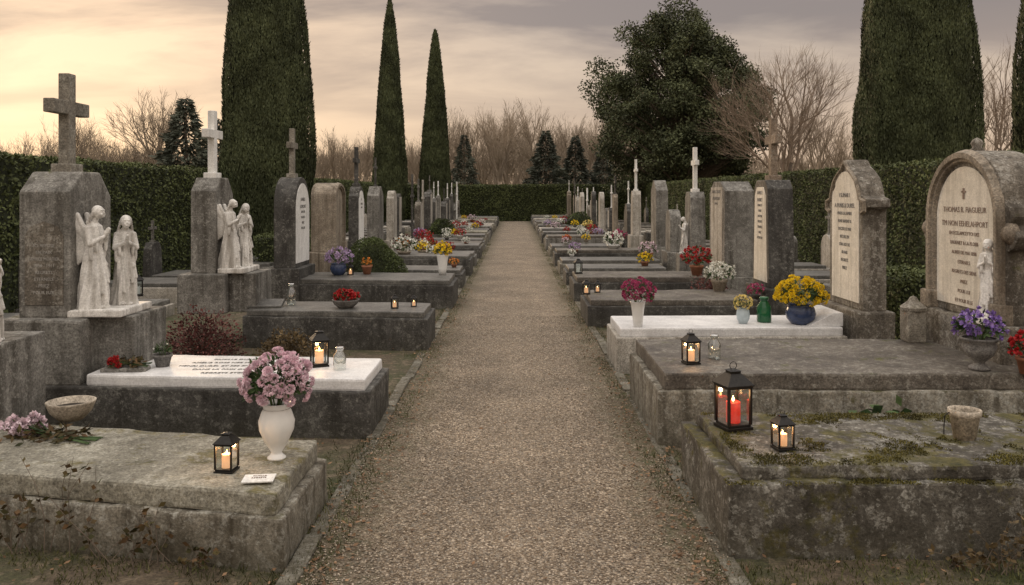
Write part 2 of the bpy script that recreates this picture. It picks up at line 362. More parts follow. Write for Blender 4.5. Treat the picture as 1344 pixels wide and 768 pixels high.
# ---------------------------------------------------------------- graves
def tomb(sd,X0,L,y0,y1,zb,zs,base,slab,label,shear=0.,inset=.05,step=.2,name='tomb',jit=.006,slabL=None,slab0=None):
    o=thing(name,label,'tomb',(sd*X0,y0,0),group='stone tombs along the path')
    a,b_=sorted((0,sd*L)); w=y1-y0
    part(o,'base',block(a,b_,0,w,-.03,zb,shear=shear,step=step,jit=jit,bev=.015),base)
    s0=slab0 if slab0 is not None else inset; sl=slabL or L-.04
    a,b_=sorted((sd*s0,sd*sl))
    part(o,'slab',block(a,b_,inset*.8,w-inset*.8,zb-.004,zs,shear=shear,step=step,jit=jit*.8,bev=.018),slab)
    return o
def prof(style,w,z0,z1,k=10):
    h=z1-z0; p=[(-w/2,z0),(w/2,z0)]
    A=[math.pi*i/(2*k) for i in range(2*k+1)]
    if style=='rect': p+=[(w/2,z1),(-w/2,z1)]
    elif style=='round':
        r=w/2; zc=z1-r; p+=[(r*math.cos(a),zc+r*math.sin(a)) for a in A]
    elif style=='arch':
        rise=w*.27; p+=[(w/2*math.cos(a),z1-rise+rise*math.sin(a)) for a in A]
    elif style=='gable': p+=[(w/2,z1-w*.32),(w*.07,z1),(-w*.07,z1),(-w/2,z1-w*.32)]
    elif style=='slant': p+=[(w/2,z1-.20),(w*.22,z1),(-w*.22,z1),(-w/2,z1-.16)]
    elif style=='shoulder':
        sh=w*.30; p+=[(w/2,z1-sh),(w*.42,z1-sh+.02)]
        r=w*.36
        p+=[(r*math.cos(a),z1-sh*.72+sh*.72*math.sin(a)) for a in A]
        p+=[(-w*.42,z1-sh+.02),(-w/2,z1-sh)]
    elif style=='ogee':
        h_=[(w*.5,z1-.50),(w*.60,z1-.47),(w*.60,z1-.39),(w*.46,z1-.36),(w*.42,z1-.27),(w*.34,z1-.17),(w*.22,z1-.10),(w*.10,z1-.05)]
        p+=h_+[(0,z1+.03)]+[(-a,b_) for a,b_ in h_[::-1]]
    elif style=='monument':
        h_=[(w*.5,z1-.80),(w*.57,z1-.77),(w*.62,z1-.68),(w*.57,z1-.61),(w*.53,z1-.60),(w*.56,z1-.53),(w*.54,z1-.46),(w*.485,z1-.44)]
        p+=h_+[(w*.465*math.cos(a),z1-.40+.40*math.sin(a)) for a in A]+[(-a,b_) for a,b_ in h_[::-1]]
    elif style=='taper': p=[(-w/2,z0),(w/2,z0),(w*.40,z1-.12),(w*.25,z1),(-w*.25,z1),(-w*.40,z1-.12)]
    return p
def crossprof(h,arm,s):
    a=h*.66; q=s/2
    return [(-q,0),(q,0),(q,a-q),(arm/2,a-q),(arm/2,a+q),(q,a+q),(q,h),(-q,h),(-q,a+q),(-arm/2,a+q),(-arm/2,a-q),(-q,a-q)]
def headstone(sd,X,yc,w,th,z0,zp,z1,style,mat,label,pm=None,panel=None,cross=None,text=None,tsize=.06,tmat='ink',pw=.12,side_text=None,mold=False,name='headstone',finial=False,pstyle=None,pwf=.76,mcol=None,tgap=1.45,small=.72,trim=None):
    o=thing(name,label,'headstone',(sd*X,yc,z0),group='headstones facing the path')
    zp-=z0; z1-=z0
    pm=pm or mat
    if zp>0:
        a,b_=sorted((-sd*pw*.7,sd*(th+pw*.5)))
        part(o,'pedestal',block(a,b_,-w/2-pw*.6,w/2+pw*.6,-.004,zp,step=.2,jit=.006,bev=.02),pm)
    part(o,'stone',extr(prof(style,w,zp-.004,z1),sd*th,.018),mat)
    f='-X' if sd>0 else '+X'
    if panel:
        ps=pstyle or (style if style not in('slant',) else 'rect')
        part(o,'inscription_panel',extr(prof(ps,w*pwf,zp+.07,z1-.13 if mold else z1-.10),-sd*.012,.004,x0=sd*.004),panel)
    if mold:
        P0=prof('arch' if style!='monument' else 'round',w*.88,zp+.0,z1-.045)[1:]; P0.append((-w*.44,zp))
        pts=[Vector((sd*.004,u,z)) for u,z in P0]
        v=[];fc=[]; sweep(v,fc,pts,-sd,.055,.06); part(o,'moulding',pyme(v,fc),mcol or mat)
        for u in (-w*.44,w*.44):
            bm=bmesh.new(); add_block(bm,*(sorted((-sd*.085,sd*.05))),u-.075,u+.075,zp+.002,zp+.16,bev=.015,jit=.003)
            part(o,'scroll_foot',bm2me(bm),mcol or mat)
        if style=='monument':
            for u in (-w*.52,w*.52):
                me=lathe([(.001,-.04),(.085,-.04),(.085,.0),(.06,.012),(.055,.03),(.03,.045),(.001,.05)],16,False); me.transform(Matrix.Rotation(-sd*math.pi/2,4,'Y')); part(o,'carved_scroll',me,mcol or mat,(0,u,z1-.66),True)
    if trim:
        P0=prof(style,w*.93,zp,z1-.03)[2:]; pts=[Vector((sd*.003,u,z)) for u,z in P0]; v=[];fc=[]; sweep(v,fc,pts,-sd,.025,.03); part(o,'carved_edge',pyme(v,fc),trim)
    if finial:
        part(o,'finial',lathe([(.05,0),(.06,.02),(.035,.05),(.05,.08),(.035,.11),(.0,.13)],14,False),mat,(sd*.10,0,z1-.02),True)
    if cross:
        ch,ca,cs,cm=cross
        part(o,'cross',extr([(u,z) for u,z in crossprof(ch,ca,cs)],cs*.8,.008,x0=-cs*.4),M[cm],(sd*th/2,0,z1-.02))
        part(o,'cross_foot',block(-cs*.75,cs*.75,-cs*.9,cs*.9,-.03,cs*.6,step=0,jit=.0,bev=.01),M[cm],(sd*th/2,0,z1))
    if text:
        zz=z1-.10-(w*.28 if style in('round','arch','shoulder','ogee','monument') else .08)
        if style=='monument': zz-=.06
        for i,s in enumerate(text):
            k=1.0 if i<2 else small
            text_part(o,s,tsize*k,(-sd*(.0105 if panel else .002),0,zz),f,M[tmat],width=w*(.60 if i<2 else .50)); zz-=tsize*tgap*(1.0 if i<1 else small*1.05)
    if side_text:
        for i,s in enumerate(side_text): text_part(o,s,.034,(-.20,-w/2-.0085,zp+.56-i*.052),'-Y',M['inkl'],width=.24)
    return o

t1=tomb(-1,1.10,2.35,3.98,4.93,.25,.36,M['kerbbase'],M['olive'],'low lichen covered stone tomb with greyed slab and lantern',shear=.2,step=.08,jit=.010)
t2=tomb(-1,1.06,2.85,6.15,7.05,.345,.43,M['dark'],M['marble'],'dark granite tomb topped with white engraved marble slab',shear=.08,step=.15,slabL=2.2,jit=.004)
ln=["FAMILLE DUREL & MARTIN","AMELIE ROSE NEE MORTIER 1861-1923","HENRI DUREL ET SES ENFANTS BIEN AIMES","DANS LA PAIX DU SEIGNEUR","REGRETS ETERNELS"]
for i,s in enumerate(ln): text_part(t2,s,.052,(-1.12,.17+.13*(4-i)+.08*1.2,.4335),'+Z',M['ink'],width=1.25)
tomb(-1,1.0,2.2,9.6,10.5,.37,.445,M['dark'],M['darkslab'],'dark speckled granite tomb with polished slab and candles',shear=.1)
tomb(-1,.98,2.75,13.1,14.4,.37,.45,M['dark'],M['darkslab'],'wide dark granite tomb with plain slab',shear=.08)
hl=headstone(-1,3.45,6.83,.66,.40,.34,.84,1.98,'slant',M['grey'],'tall grey lichened headstone carrying a stone cross',pm=M['grey'],cross=(.82,.55,.11,'cross'),side_text=["ICI REPOSE","EN PAIX","FAMILLE MORTIER","1854 - 1911","REGRETS","ETERNELS","PRIEZ","POUR EUX"],pw=.2)
part(hl,'side_panel',extr([(-.15,.60),(.15,.60),(.15,1.14),(.11,1.21),(0,1.25),(-.11,1.21),(-.15,1.14)],-.008,.003,axis='Y',x0=-.329),M['bstone'],(-.20,0,0))
def ledge(x0,x1,y0,y1,z0,z1,mat,label):
    o=thing('statue_plinth',label,'plinth',((x0+x1)/2,(y0+y1)/2,z0)); w=(x1-x0)/2; d=(y1-y0)/2
    part(o,'block',block(-w,w,-d,d,0,z1-z0,bev=.012,jit=.004),mat)
    return o
ledge(-3.38,-3.00,6.60,7.22,.34,.84,M['grey'],'grey stone plinth below the paired angel statues')
ledge(-3.48,-3.06,6.50,7.06,.842,.90,M['statue'],'white marble plinth of the paired angels')
headstone(-1,3.55,10.25,.62,.30,.40,.86,2.0,'slant',M['grey'],'grey granite headstone with bright white cross',cross=(.84,.50,.105,'whitepaint'),pw=.22)
ledge(-3.40,-3.08,9.95,10.6,.40,.86,M['grey'],'grey stone plinth below white statues')
ledge(-3.52,-3.20,9.9,10.5,.862,.92,M['statue'],'small white marble statue plinth')
headstone(-1,3.50,13.8,.95,.34,0,.62,2.08,'round',M['dark'],'round topped headstone with white inscribed face and stone cross',panel=M['whitepaint'],pwf=.9,cross=(.82,.44,.10,'cross'),text=["FAMILLE","DUMONT","1874-1931","REGRETS","PRIEZ","POUR LUI"],tsize=.08)
headstone(-1,3.45,16.35,.95,.42,0,.7,2.02,'arch',M['sand'],'weathered sandstone monument with arched top',mold=True,panel=M['sand'])
headstone(-1,3.45,18.8,.7,.22,0,.5,1.98,'shoulder',M['dark'],'white faced headstone with dark cross',panel=M['whitepaint'],pwf=.88,cross=(.9,.45,.10,'dark'),text=["ICI","REPOSE","JEANNE"],tsize=.07)
headstone(-1,3.4,21.3,.75,.3,0,.5,2.0,'gable',M['grey'],'gabled grey headstone with small iron cross',cross=(.75,.4,.06,'dark'))
headstone(-1,3.4,23.8,.7,.2,0,.5,1.9,'shoulder',M['light'],'plain pale shouldered headstone')
tr=tomb(1,1.05,3.2,4.13,5.28,.37,.44,M['mossy'],M['mossy'],'dark tomb covered with green moss and lichen',step=.08,jit=.012,inset=.08)
tomb(1,1.02,2.95,5.95,7.45,.40,.52,M['kerbbase'],M['brown'],'wide double tomb with dark lichened slab',step=.12,jit=.008,shear=.0)
tomb(1,1.02,2.35,8.4,9.35,.36,.45,M['light'],M['marble'],'white marble tomb with low stepped slab',shear=.03,jit=.003,inset=.04)
tomb(1,.98,2.35,11.3,12.6,.29,.37,M['dark'],M['brown'],'grey lichened tomb with flat slab')
tomb(1,.98,2.3,13.9,15.1,.33,.42,M['dark'],M['brown'],'dark flat tomb with weathered slab')
def mossy(par,x0,x1,y0,y1,z,n,thr,seed):
    x=NR.uniform(x0,x1,n); y=NR.uniform(y0,y1,n)
    e=np.minimum(np.minimum(x-x0,x1-x),np.minimum(y-y0,y1-y))
    m_=np.array([noise.fractal(Vector((a*3.4+seed,b*3.4,1)),.5,2.2,5)-c*.7 for a,b,c in zip(x,y,e)])+NR.normal(0,.07,n); k=m_>thr
    x,y,h=x[k],y[k],np.clip((m_[k]-thr)*.04,0,.009); nn=len(x)
    D=unit(rdir(nn)*.9+np.array([0,0,.8])); part(par,'moss',quads(np.stack([x,y,z+h-.009],1),D,side(D),NR.uniform(.006,.016,nn),.0035),M['moss'])
mossy(tr,.10,3.1,.08,1.07,.07+.37,80000,-.06,3)
mossy(tr,.0,3.1,-.0,.09,.37,9000,-.3,9)
hb_=headstone(1,3.72,6.93,1.18,.36,.45,.80,2.16,'monument',M['bstone'],'large arched family monument with cream inscription panel and carved scrolled border',pm=M['bstone'],panel=M['cream'],mold=True,finial=True,pstyle='round',pwf=.76,mcol=M['sand'],
  text=["THOMAS R. FIAGUEUR","TM NON EEHELAHPORT","EN ECELAMCEYTOI DES","RAUENET & LA PLOEB","AUREE DE MAI 1898","ETERNELS","REGRETS DES SIENS","PRIEZ","POUR LUI","ET POUR ELLE"],tsize=.066,tmat='inkr',small=.66,tgap=1.75)
bm=bmesh.new(); add_block(bm,-.006,.006,-.009,.009,0,.09,step=0,bev=.002,jit=0); add_block(bm,-.006,.006,-.03,.03,.052,.068,step=0,bev=.002,jit=0)
part(hb_,'carved_cross',bm2me(bm),M['inkr'],(-.012,0,1.31))
headstone(1,3.5,8.88,.90,.24,0,.62,2.14,'ogee',M['bstone'],'ornate headstone with pointed shouldered top and cream inscription face',pm=M['bstone'],panel=M['cream'],mold=False,pstyle='shoulder',pwf=.80,trim=M['sand'],
  text=["I SUMAR I","A PUNIS & DUREL","MNOS LA FAMIER","EUNE RAPENT &","DECEDE LE MAI","RECULE EN","SON AGE DE","68 ANS","REGRETS","PRIEZ"],tsize=.068,tgap=1.6)
headstone(1,3.5,11.95,.80,.36,0,.5,2.0,'taper',M['dark'],'dark tapered headstone with inscription and brown cross',panel=M['cream'],pwf=.8,cross=(.90,.50,.12,'rust'),
  text=["FAMILLE","NOIRET","PIERRE ET","MARIE","1840 1902","REGRETS","ETERNELS","PRIEZ","POUR EUX"],tsize=.07)
headstone(1,3.55,14.75,1.1,.50,0,.4,2.02,'slant',M['grey'],'broad plain grey headstone with pale inscribed face',panel=M['light'],text=["FAMILLE LEROUX","REQUIESCANT","IN PACE"],tsize=.08)
headstone(1,3.5,17.0,.65,.3,0,.6,1.85,'taper',M['grey'],'grey headstone with tall white cross',cross=(.92,.42,.10,'whitepaint'))
headstone(1,3.5,19.2,.6,.25,0,.5,1.45,'round',M['grey'],'small round topped grey headstone')
headstone(1,3.5,21.2,.8,.3,0,.5,2.15,'gable',M['grey'],'tall gabled grey headstone')
headstone(1,3.45,24.8,.45,.25,0,.6,1.9,'taper',M['light'],'slim pale stele with white cross',cross=(.95,.45,.085,'whitepaint'))
stl=['round','gable','taper','shoulder','ogee','arch','round','taper']; mts=['grey','light','dark','grey','sand','bstone']
def crosspost(sd,X,y,h,arm,s,mat,lab):
    o=thing('grave_cross',lab,'cross',(sd*X,y,0),group='slender grave crosses')
    part(o,'plinth',block(-.16,.16,-.18,.18,-.02,.34,bev=.02,step=0,jit=0),M['grey']); part(o,'cross',extr(crossprof(h-.34,arm,s),s*.8,.006,x0=-s*.4),M[mat],(0,0,.336))
def far(sd,y,hs=True):
    L=R.uniform(2.0,2.5); w=R.uniform(.95,1.3); zb=R.uniform(.22,.40)
    mb=R.choice(['dark','grey','kerbbase','dark','kerbbase']); ms=R.choice(['darkslab','brown','grey','olive','darkslab','light'])
    lab={'dark':'dark granite','grey':'grey stone','kerbbase':'stained limestone','light':'pale limestone'}[mb]
    tomb(sd,R.uniform(.96,1.02),L,y,y+w,zb,zb+.08,M[mb],M[ms],lab+' tomb with a flat '+{'darkslab':'polished dark','brown':'brown lichened','grey':'weathered grey','light':'pale','olive':'yellowed grey'}[ms]+' slab',step=0,jit=0,shear=.06 if sd<0 else .02)
    if hs:
        if R.random()<.22:
            c=R.choice([('whitepaint','white'),('dark','dark'),('light','pale')]); crosspost(sd,R.uniform(3.3,3.6),y+w/2,R.uniform(2.0,2.75),R.uniform(.45,.6),R.uniform(.07,.09),c[0],'tall slender '+c[1]+' cross on a stone plinth'); return
        st=R.choice(stl); mm=R.choice(mts); z1=R.uniform(1.25,2.0)
        cr=None
        if R.random()<.6: cr=(R.uniform(.6,.9),R.uniform(.32,.44),R.uniform(.05,.08),R.choice(['whitepaint','grey','dark','light','whitepaint']))
        headstone(sd,R.uniform(3.3,3.65),y+w/2,R.uniform(.5,.8),R.uniform(.14,.28),0,R.uniform(.35,.6),z1,st,M[mm],{'grey':'weathered grey','light':'pale','dark':'dark','bstone':'brown lichened','sand':'sandstone'}[mm]+' '+{'round':'round topped','gable':'gabled','taper':'tapered','shoulder':'shouldered','ogee':'pointed','arch':'arched'}[st]+' headstone'+(' with cross' if cr else ' without cross'),cross=cr,panel=M['light'] if (R.random()<.4 and mm in('dark','grey','bstone')) else None,pstyle='rect')
for y in (15.9,18.3,20.7,23.2): far(-1,y,False)
for y in (16.3,18.5,20.7,23.9): far(1,y,False)
y=25.8
while y<53: far(-1,y); y+=R.uniform(1.5,2.1)
y=26.6
while y<53: far(1,y); y+=R.uniform(1.5,2.1)
for sd in (-1,1):
    y=9.2
    while y<50:
        X=5.3; L=1.6; w=R.uniform(.9,1.2); zb=R.uniform(.15,.32); mb=R.choice(['dark','grey','light']); 
        tomb(sd,X-.2,L,y,y+w,zb,zb+.07,M[mb],M[R.choice(['darkslab','grey','light','brown'])],'low '+{'dark':'dark granite','grey':'grey stone','light':'pale limestone'}[mb]+' tomb behind the front graves',step=0,jit=0)
        q=R.random()
        if q<.62:
            cr=(R.uniform(.3,.6),R.uniform(.25,.35),.055,R.choice(['grey','dark','whitepaint'])) if R.random()<.4 else None
            headstone(sd,X+1.5,y+w/2,R.uniform(.5,.75),.15,0,.2,R.uniform(.6,1.15),R.choice(stl),M[R.choice(['dark','grey','light','dark'])],'small low headstone '+('with cross' if cr else 'of plain stone'),cross=cr,pw=.06)
        elif q<.85: crosspost(sd,X+1.4,y+w/2,R.uniform(1.0,1.6),.4,.06,R.choice(['dark','light','whitepaint']),'small cross on a stone plinth behind the front row')
        y+=R.uniform(1.8,2.7)

# ---------------------------------------------------------------- statues
def bm_ell(bm,c,r,rot=None):
    Mx=Matrix.Translation(c)@(rot.to_4x4() if rot is not None else Matrix.Identity(4))@Matrix.Diagonal((r[0],r[1],r[2],1)); bmesh.ops.create_icosphere(bm,subdivisions=3,radius=1,matrix=Mx)
def bm_limb(bm,p,q,r1,r2):
    p=Vector(p);q=Vector(q);d=q-p; Mx=Matrix.Translation((p+q)/2)@d.to_track_quat('Z','Y').to_matrix().to_4x4()
    bmesh.ops.create_cone(bm,cap_ends=True,segments=14,radius1=r1,radius2=r2,depth=d.length,matrix=Mx)
    bm_ell(bm,p,(r1,)*3); bm_ell(bm,q,(r2,)*3)
def robe(bm,rings,folds=9,amp=.1):
    seg=72; vs=[]
    z1=rings[-1][0]
    for z,rx,ry,cx in rings:
        k=amp*(1-z/z1)**.6
        row=[]
        for i in range(seg):
            a=2*math.pi*i/seg
            f=1+k*(math.sin(folds*a+z*6+math.sin(a*2)*1.5)+.6*math.sin(folds*1.6*a+1.3-z*7))
            row.append(bm.verts.new((cx+rx*f*math.cos(a),ry*f*math.sin(a),z)))
        vs.append(row)
    for j in range(len(vs)-1):
        for i in range(seg): k=(i+1)%seg; bm.faces.new((vs[j][i],vs[j][k],vs[j+1][k],vs[j+1][i]))
    bm.faces.new(vs[0][::-1]); bm.faces.new(vs[-1])
def remesh(bm,vox,smooth=2):
    me=bm2me(bm); o=bpy.data.objects.new('tmp',me); COL.objects.link(o)
    r=o.modifiers.new('r','REMESH'); r.mode='VOXEL'; r.voxel_size=vox
    s=o.modifiers.new('s','SMOOTH'); s.iterations=smooth; s.factor=.5
    dg=bpy.context.evaluated_depsgraph_get(); m2=bpy.data.meshes.new_from_object(o.evaluated_get(dg)); bpy.data.objects.remove(o); return m2
def interp(rings,n=30):
    z0=rings[0][0]; z1=rings[-1][0]; out=[]
    for i in range(n+1):
        z=z0+(z1-z0)*i/n
        for a,b_ in zip(rings,rings[1:]):
            if a[0]<=z<=b_[0]+1e-9:
                u=(z-a[0])/(b_[0]-a[0]); u=u*u*(3-2*u); out.append((z,)+tuple(a[k]+(b_[k]-a[k])*u for k in (1,2,3))); break
    return out
def figure(wings=True,bow=.03,head=1.0):
    bm=bmesh.new()
    robe(bm,interp([(0,.145,.132,-.01),(.05,.132,.126,-.01),(.30,.108,.108,0),(.48,.086,.096,.0),(.60,.068,.080,.0),(.70,.080,.100,0),(.785,.070,.102,0),(.825,.040,.050,0),(.85,.030,.032,.01),(.88,.027,.027,.014)]),folds=7,amp=.18)
    for k in range(5):
        a=-.9+.45*k; bm_limb(bm,(.06*math.cos(a),.085*math.sin(a),.58),(.118*math.cos(a*.8),.12*math.sin(a*.8)+.02,.10+.05*k),.012,.019)
    bm_limb(bm,(.04,-.085,.60),(.08,.075,.42),.024,.020)
    hx=.03+bow; hz=-.012 if bow>.04 else 0
    bm_ell(bm,(hx,0,.925+hz),(.050*head,.043*head,.062*head)); bm_ell(bm,(hx-.018,0,.935+hz),(.053*head,.054*head,.059*head))
    bm_ell(bm,(hx-.060,0,.90+hz),(.027,.032,.032))
    bm_ell(bm,(hx+.051*head,0,.918+hz),(.011,.008,.016)); bm_ell(bm,(hx+.040*head,0,.888+hz),(.016,.020,.013)); bm_ell(bm,(hx+.041*head,0,.947+hz),(.012,.033,.009))
    for s in(-1,1):
        for a in range(5): bm_ell(bm,(hx-.03-.012*a,s*(.047+.004*a)*head,.925-.024*a+hz),(.017,.014,.020))
        bm_ell(bm,(hx+.041*head,s*.020,.905+hz),(.011,.011,.012))
        bm_limb(bm,(0,s*.085,.77),(.045,s*.110,.625),.034,.029)
        bm_limb(bm,(.045,s*.110,.625),(.122,s*.024,.69),.029,.017)
        bm_ell(bm,(.042,s*.10,.55),(.024,.018,.085)); bm_ell(bm,(.082,s*.068,.60),(.020,.018,.060))
        bm_ell(bm,(.138,s*.013,.715),(.013,.010,.032),Matrix.Rotation(.35,3,'Y'))
        for k in range(4): bm_limb(bm,(.131+.010*k,s*.011,.74-.004*k),(.148+.010*k,s*.007,.78-.006*abs(k-1.3)),.0062,.005)
        bm_limb(bm,(.126,s*.014,.72),(.120,s*.010,.75),.007,.005)
        if wings:
            bm_limb(bm,(-.05,s*.035,.72),(-.12,s*.07,.90),.027,.025)
            for k in range(10):
                u=k/9; st=Vector((-.06-.10*u,s*(.03+.05*u),.74+.16*u)); ln_=.26+.32*u; dr=Vector((-.02-.12*u,s*(.01+.03*u),-1)).normalized()
                q=dr.to_track_quat('Z','X').to_matrix(); bm_ell(bm,st+dr*ln_*.5,(.013,.020,ln_*.54),q)
            for k in range(6):
                u=k/5; st=Vector((-.075-.07*u,s*(.04+.045*u),.79+.11*u)); bm_ell(bm,st+Vector((0,0,-.06)),(.022,.022,.08))
    bm_ell(bm,(.11,.038,.015),(.045,.024,.02)); bm_ell(bm,(.11,-.038,.015),(.045,.024,.02))
    return remesh(bm,.0055,1)
me_angel=figure(True); me_child=figure(False,bow=.05,head=1.15)
def statue(name,me,loc,s,rz,label):
    o=part(None,name,me.copy(),M['statue'],loc,True); o.name=name; o.scale=(s,s,s); o.rotation_euler=(0,0,rz); o['label']=label; o['category']='statue'; o['group']='white marble grave statues'
    return o
statue('angel_statue',me_angel,(-3.34,6.64,.898),.82,-.15,'white marble winged angel praying on a grave plinth')
statue('praying_figure_statue',me_child,(-3.21,6.90,.898),.74,-1.0,'white marble robed figure with folded hands')
statue('angel_statue',me_angel,(-3.42,10.05,.918),.83,-.15,'white marble winged angel beside grey headstone')
statue('praying_figure_statue',me_child,(-3.34,10.32,.918),.78,-.8,'white marble robed figure beside angel')
statue('cherub_statue',me_child,(3.68,6.50,.862),.60,math.pi+.75,'white marble praying cherub against the monument panel')
ledge(3.56,3.78,6.38,6.62,.802,.862,M['statue'],'small white marble base of the cherub')
statue('angel_statue',me_angel,(3.45,17.0,.6),.75,math.pi,'white marble angel beside a tall white cross')
ledge(3.3,3.6,16.8,17.2,0,.6,M['grey'],'grey stone plinth of a marble angel')
ledge(-3.95,-3.22,5.05,5.75,0,.86,M['grey'],'grey stone plinth at the head of the lichened tomb')
statue('angel_statue',me_angel,(-3.38,5.36,.86),.68,-.3,'white marble angel at the head of a tomb')

# ---------------------------------------------------------------- lanterns, pots, flowers
def lantern(loc,w,h,label,candle='wax',lit=True,rz=0.,lamp=True):
    o=thing('lantern',label,'lantern',loc,rz,'grave lanterns'); q=w/2; hb=h*.60; mt=M['metal']
    bm=bmesh.new(); add_block(bm,-q,q,-q,q,0,h*.05,bev=.003,step=0,jit=0); add_block(bm,-q*.88,q*.88,-q*.88,q*.88,h*.05,h*.085,bev=.003,step=0,jit=0); part(o,'base',bm2me(bm),mt)
    bm=bmesh.new(); p=max(.0045,w*.045)
    for sx in(-1,1):
        for sy in(-1,1): add_block(bm,sx*(q*.86)-p,sx*(q*.86)+p,sy*(q*.86)-p,sy*(q*.86)+p,h*.08,hb,bev=.001,step=0,jit=0)
    add_block(bm,-q*.98,q*.98,-q*.98,q*.98,hb,hb+h*.035,bev=.003,step=0,jit=0)
    part(o,'frame',bm2me(bm),mt)
    g=q*.84
    part(o,'glass',pyme([(a*g,b_*g,z) for z in (h*.086,hb-.001) for a,b_ in ((-1,-1),(1,-1),(1,1),(-1,1))],[(0,1,5,4),(1,2,6,5),(2,3,7,6),(3,0,4,7)]),M['glass'])
    z0=hb+h*.035; zz=h*.86
    v=[];f=[]
    for r,z in ((q*1.06,z0),(q*1.06,z0+h*.015),(q*.42,zz-h*.06),(q*.38,zz-h*.06),(q*.38,zz-h*.02),(q*.46,zz-h*.02),(q*.2,zz)): v+=[(a*r,b_*r,z) for a,b_ in ((-1,-1),(1,-1),(1,1),(-1,1))]
    for j in range(6):
        for i in range(4): k=(i+1)%4; f.append((j*4+i,j*4+k,j*4+4+k,j*4+4+i))
    f+=[(3,2,1,0),(24,25,26,27)]; rf=part(o,'roof',pyme(v,f),mt)
    v=[];f=[]; rr=h*.055; pts=[Vector((rr*math.cos(a),0,zz+rr*.85+rr*math.sin(a))) for a in [2*math.pi*i/16 for i in range(17)]]; tube(v,f,pts,[max(.0015,w*.014)]*17,6); part(rf,'handle',pyme(v,f),mt,smooth=True)
    cr=q*.50; ch=h*.085+hb*.50
    cd=part(o,'candle',lathe([(cr,h*.086),(cr,ch-.004),(cr*.93,ch),(cr*.7,ch-.006),(.001,ch-.007)],20,False),M['waxred' if candle=='red' else 'wax'] if lit else M['ceram'],smooth=True)
    if lit:
        fh=h*.085; part(cd,'flame',lathe([(.0005,0),(fh*.2,fh*.2),(fh*.22,fh*.4),(fh*.1,fh*.75),(.0005,fh)],10,False),M['flame'],(0,0,ch),smooth=True)
        if lamp:
            L=bpy.data.lights.new('candle_light','POINT'); L.energy=1.1*(w/.12); L.color=(1,.5,.2); L.shadow_soft_size=.012
            lo=bpy.data.objects.new('candle_light',L); COL.objects.link(lo); lo.parent=o; lo.location=(0,0,ch+fh*1.1)
    return o
lantern((1.27,4.88,.44),.165,.40,'large black metal lantern with lit red candle on mossy tomb','red',rz=.3)
lantern((1.43,4.48,.44),.095,.215,'small black lantern with lit cream candle on mossy tomb',rz=.2)
lantern((-1.50,4.36,.36),.10,.235,'small black lantern with lit candle on lichened slab',rz=-.1)
lantern((-1.56,6.68,.43),.135,.33,'black metal lantern with lit candle on white marble slab',rz=.4)
lantern((1.33,6.34,.52),.115,.27,'black lantern with lit pink candle on dark slab',rz=.2)
for X,Y,Z,h_,lab in ((-1.43,9.95,.445,.19,'small lit candle lantern on dark granite'),(-1.22,10.1,.445,.16,'small lit candle lantern on dark granite'),(1.02,12.0,.37,.24,'small black lantern with candle on tomb edge'),(1.2,12.2,.37,.20,'small black lantern with candle on tomb edge'),(-2.75,14.0,.45,.22,'small glowing lantern beside purple flowers'),
    (1.1,14.6,.42,.3,'tall black grave lantern on a dark tomb'),(-5.5,12.2,.32,.36,'grey metal lantern on a low tomb'),(-5.2,15.0,.3,.42,'dark lantern on a low tomb')):
    lantern((X,Y,Z),h_*.45,h_,lab,lit=(h_<.3),rz=R.uniform(-.5,.5),lamp=False)
o=thing('stone_lantern','weathered grey stone lantern with pointed cap on dark slab','lantern',(3.46,7.28,.52))
part(o,'body',block(-.08,.08,-.08,.08,0,.28,bev=.012,step=.05,jit=.004),M['cross']); part(o,'cap',lathe([(.11,.275),(.115,.30),(.05,.35),(.03,.385),(.0,.40)],8,False),M['cross'])
def jar(loc,w,h,mat,label,name='glass_jar'):
    o=thing(name,label,'jar',loc); r=w/2
    part(o,'body',lathe([(r*.9,0),(r,h*.05),(r,h*.62),(r*.55,h*.8),(r*.55,h*.86),(r*.62,h*.88),(r*.62,h*.9)],20,True),mat,smooth=True)
    part(o,'lid',lathe([(r*.66,h*.9),(r*.66,h*.97),(r*.5,h)],18,True),mat if mat==M['gglass'] else M['jar'],smooth=True)
jar((-1.37,6.55,.43),.10,.18,M['jar'],'clear glass jar beside the black lantern')
jar((1.55,6.52,.52),.10,.19,M['jar'],'clear glass jar beside a lantern')
jar((2.63,8.85,.45),.15,.27,M['gglass'],'dark green glass jar with lid on white tomb')
jar((-2.75,10.3,.445),.11,.26,M['jar'],'tall clear glass jar on dark slab')
VP={'vase':[(.46,0),(.50,.0),(.50,.03),(.32,.08),(.28,.12),(.62,.30),(.92,.52),(.97,.68),(.80,.84),(.70,.91),(.80,1),(.72,1.0),(.6,.93)],
    'slim':[(.55,0),(.6,.0),(.7,.3),(.85,.7),(1.0,.95),(1.05,1),(.95,1),(.9,.95)],
    'pot':[(.62,0),(.66,0),(.90,.78),(1.0,.80),(1.02,1),(.92,1),(.88,.9)],
    'round':[(.5,0),(.6,.02),(.9,.3),(1.0,.55),(.9,.85),(.82,.93),(.9,1),(.8,1),(.75,.93)],
    'urn':[(.55,0),(.6,.0),(.55,.08),(.3,.16),(.32,.24),(.75,.45),(.95,.72),(.85,.86),(1.05,.95),(1.05,1),(.9,1)],
    'bowl':[(.4,0),(.5,.0),(.85,.45),(1.0,.9),(1.02,1),(.92,1),(.8,.6)]}
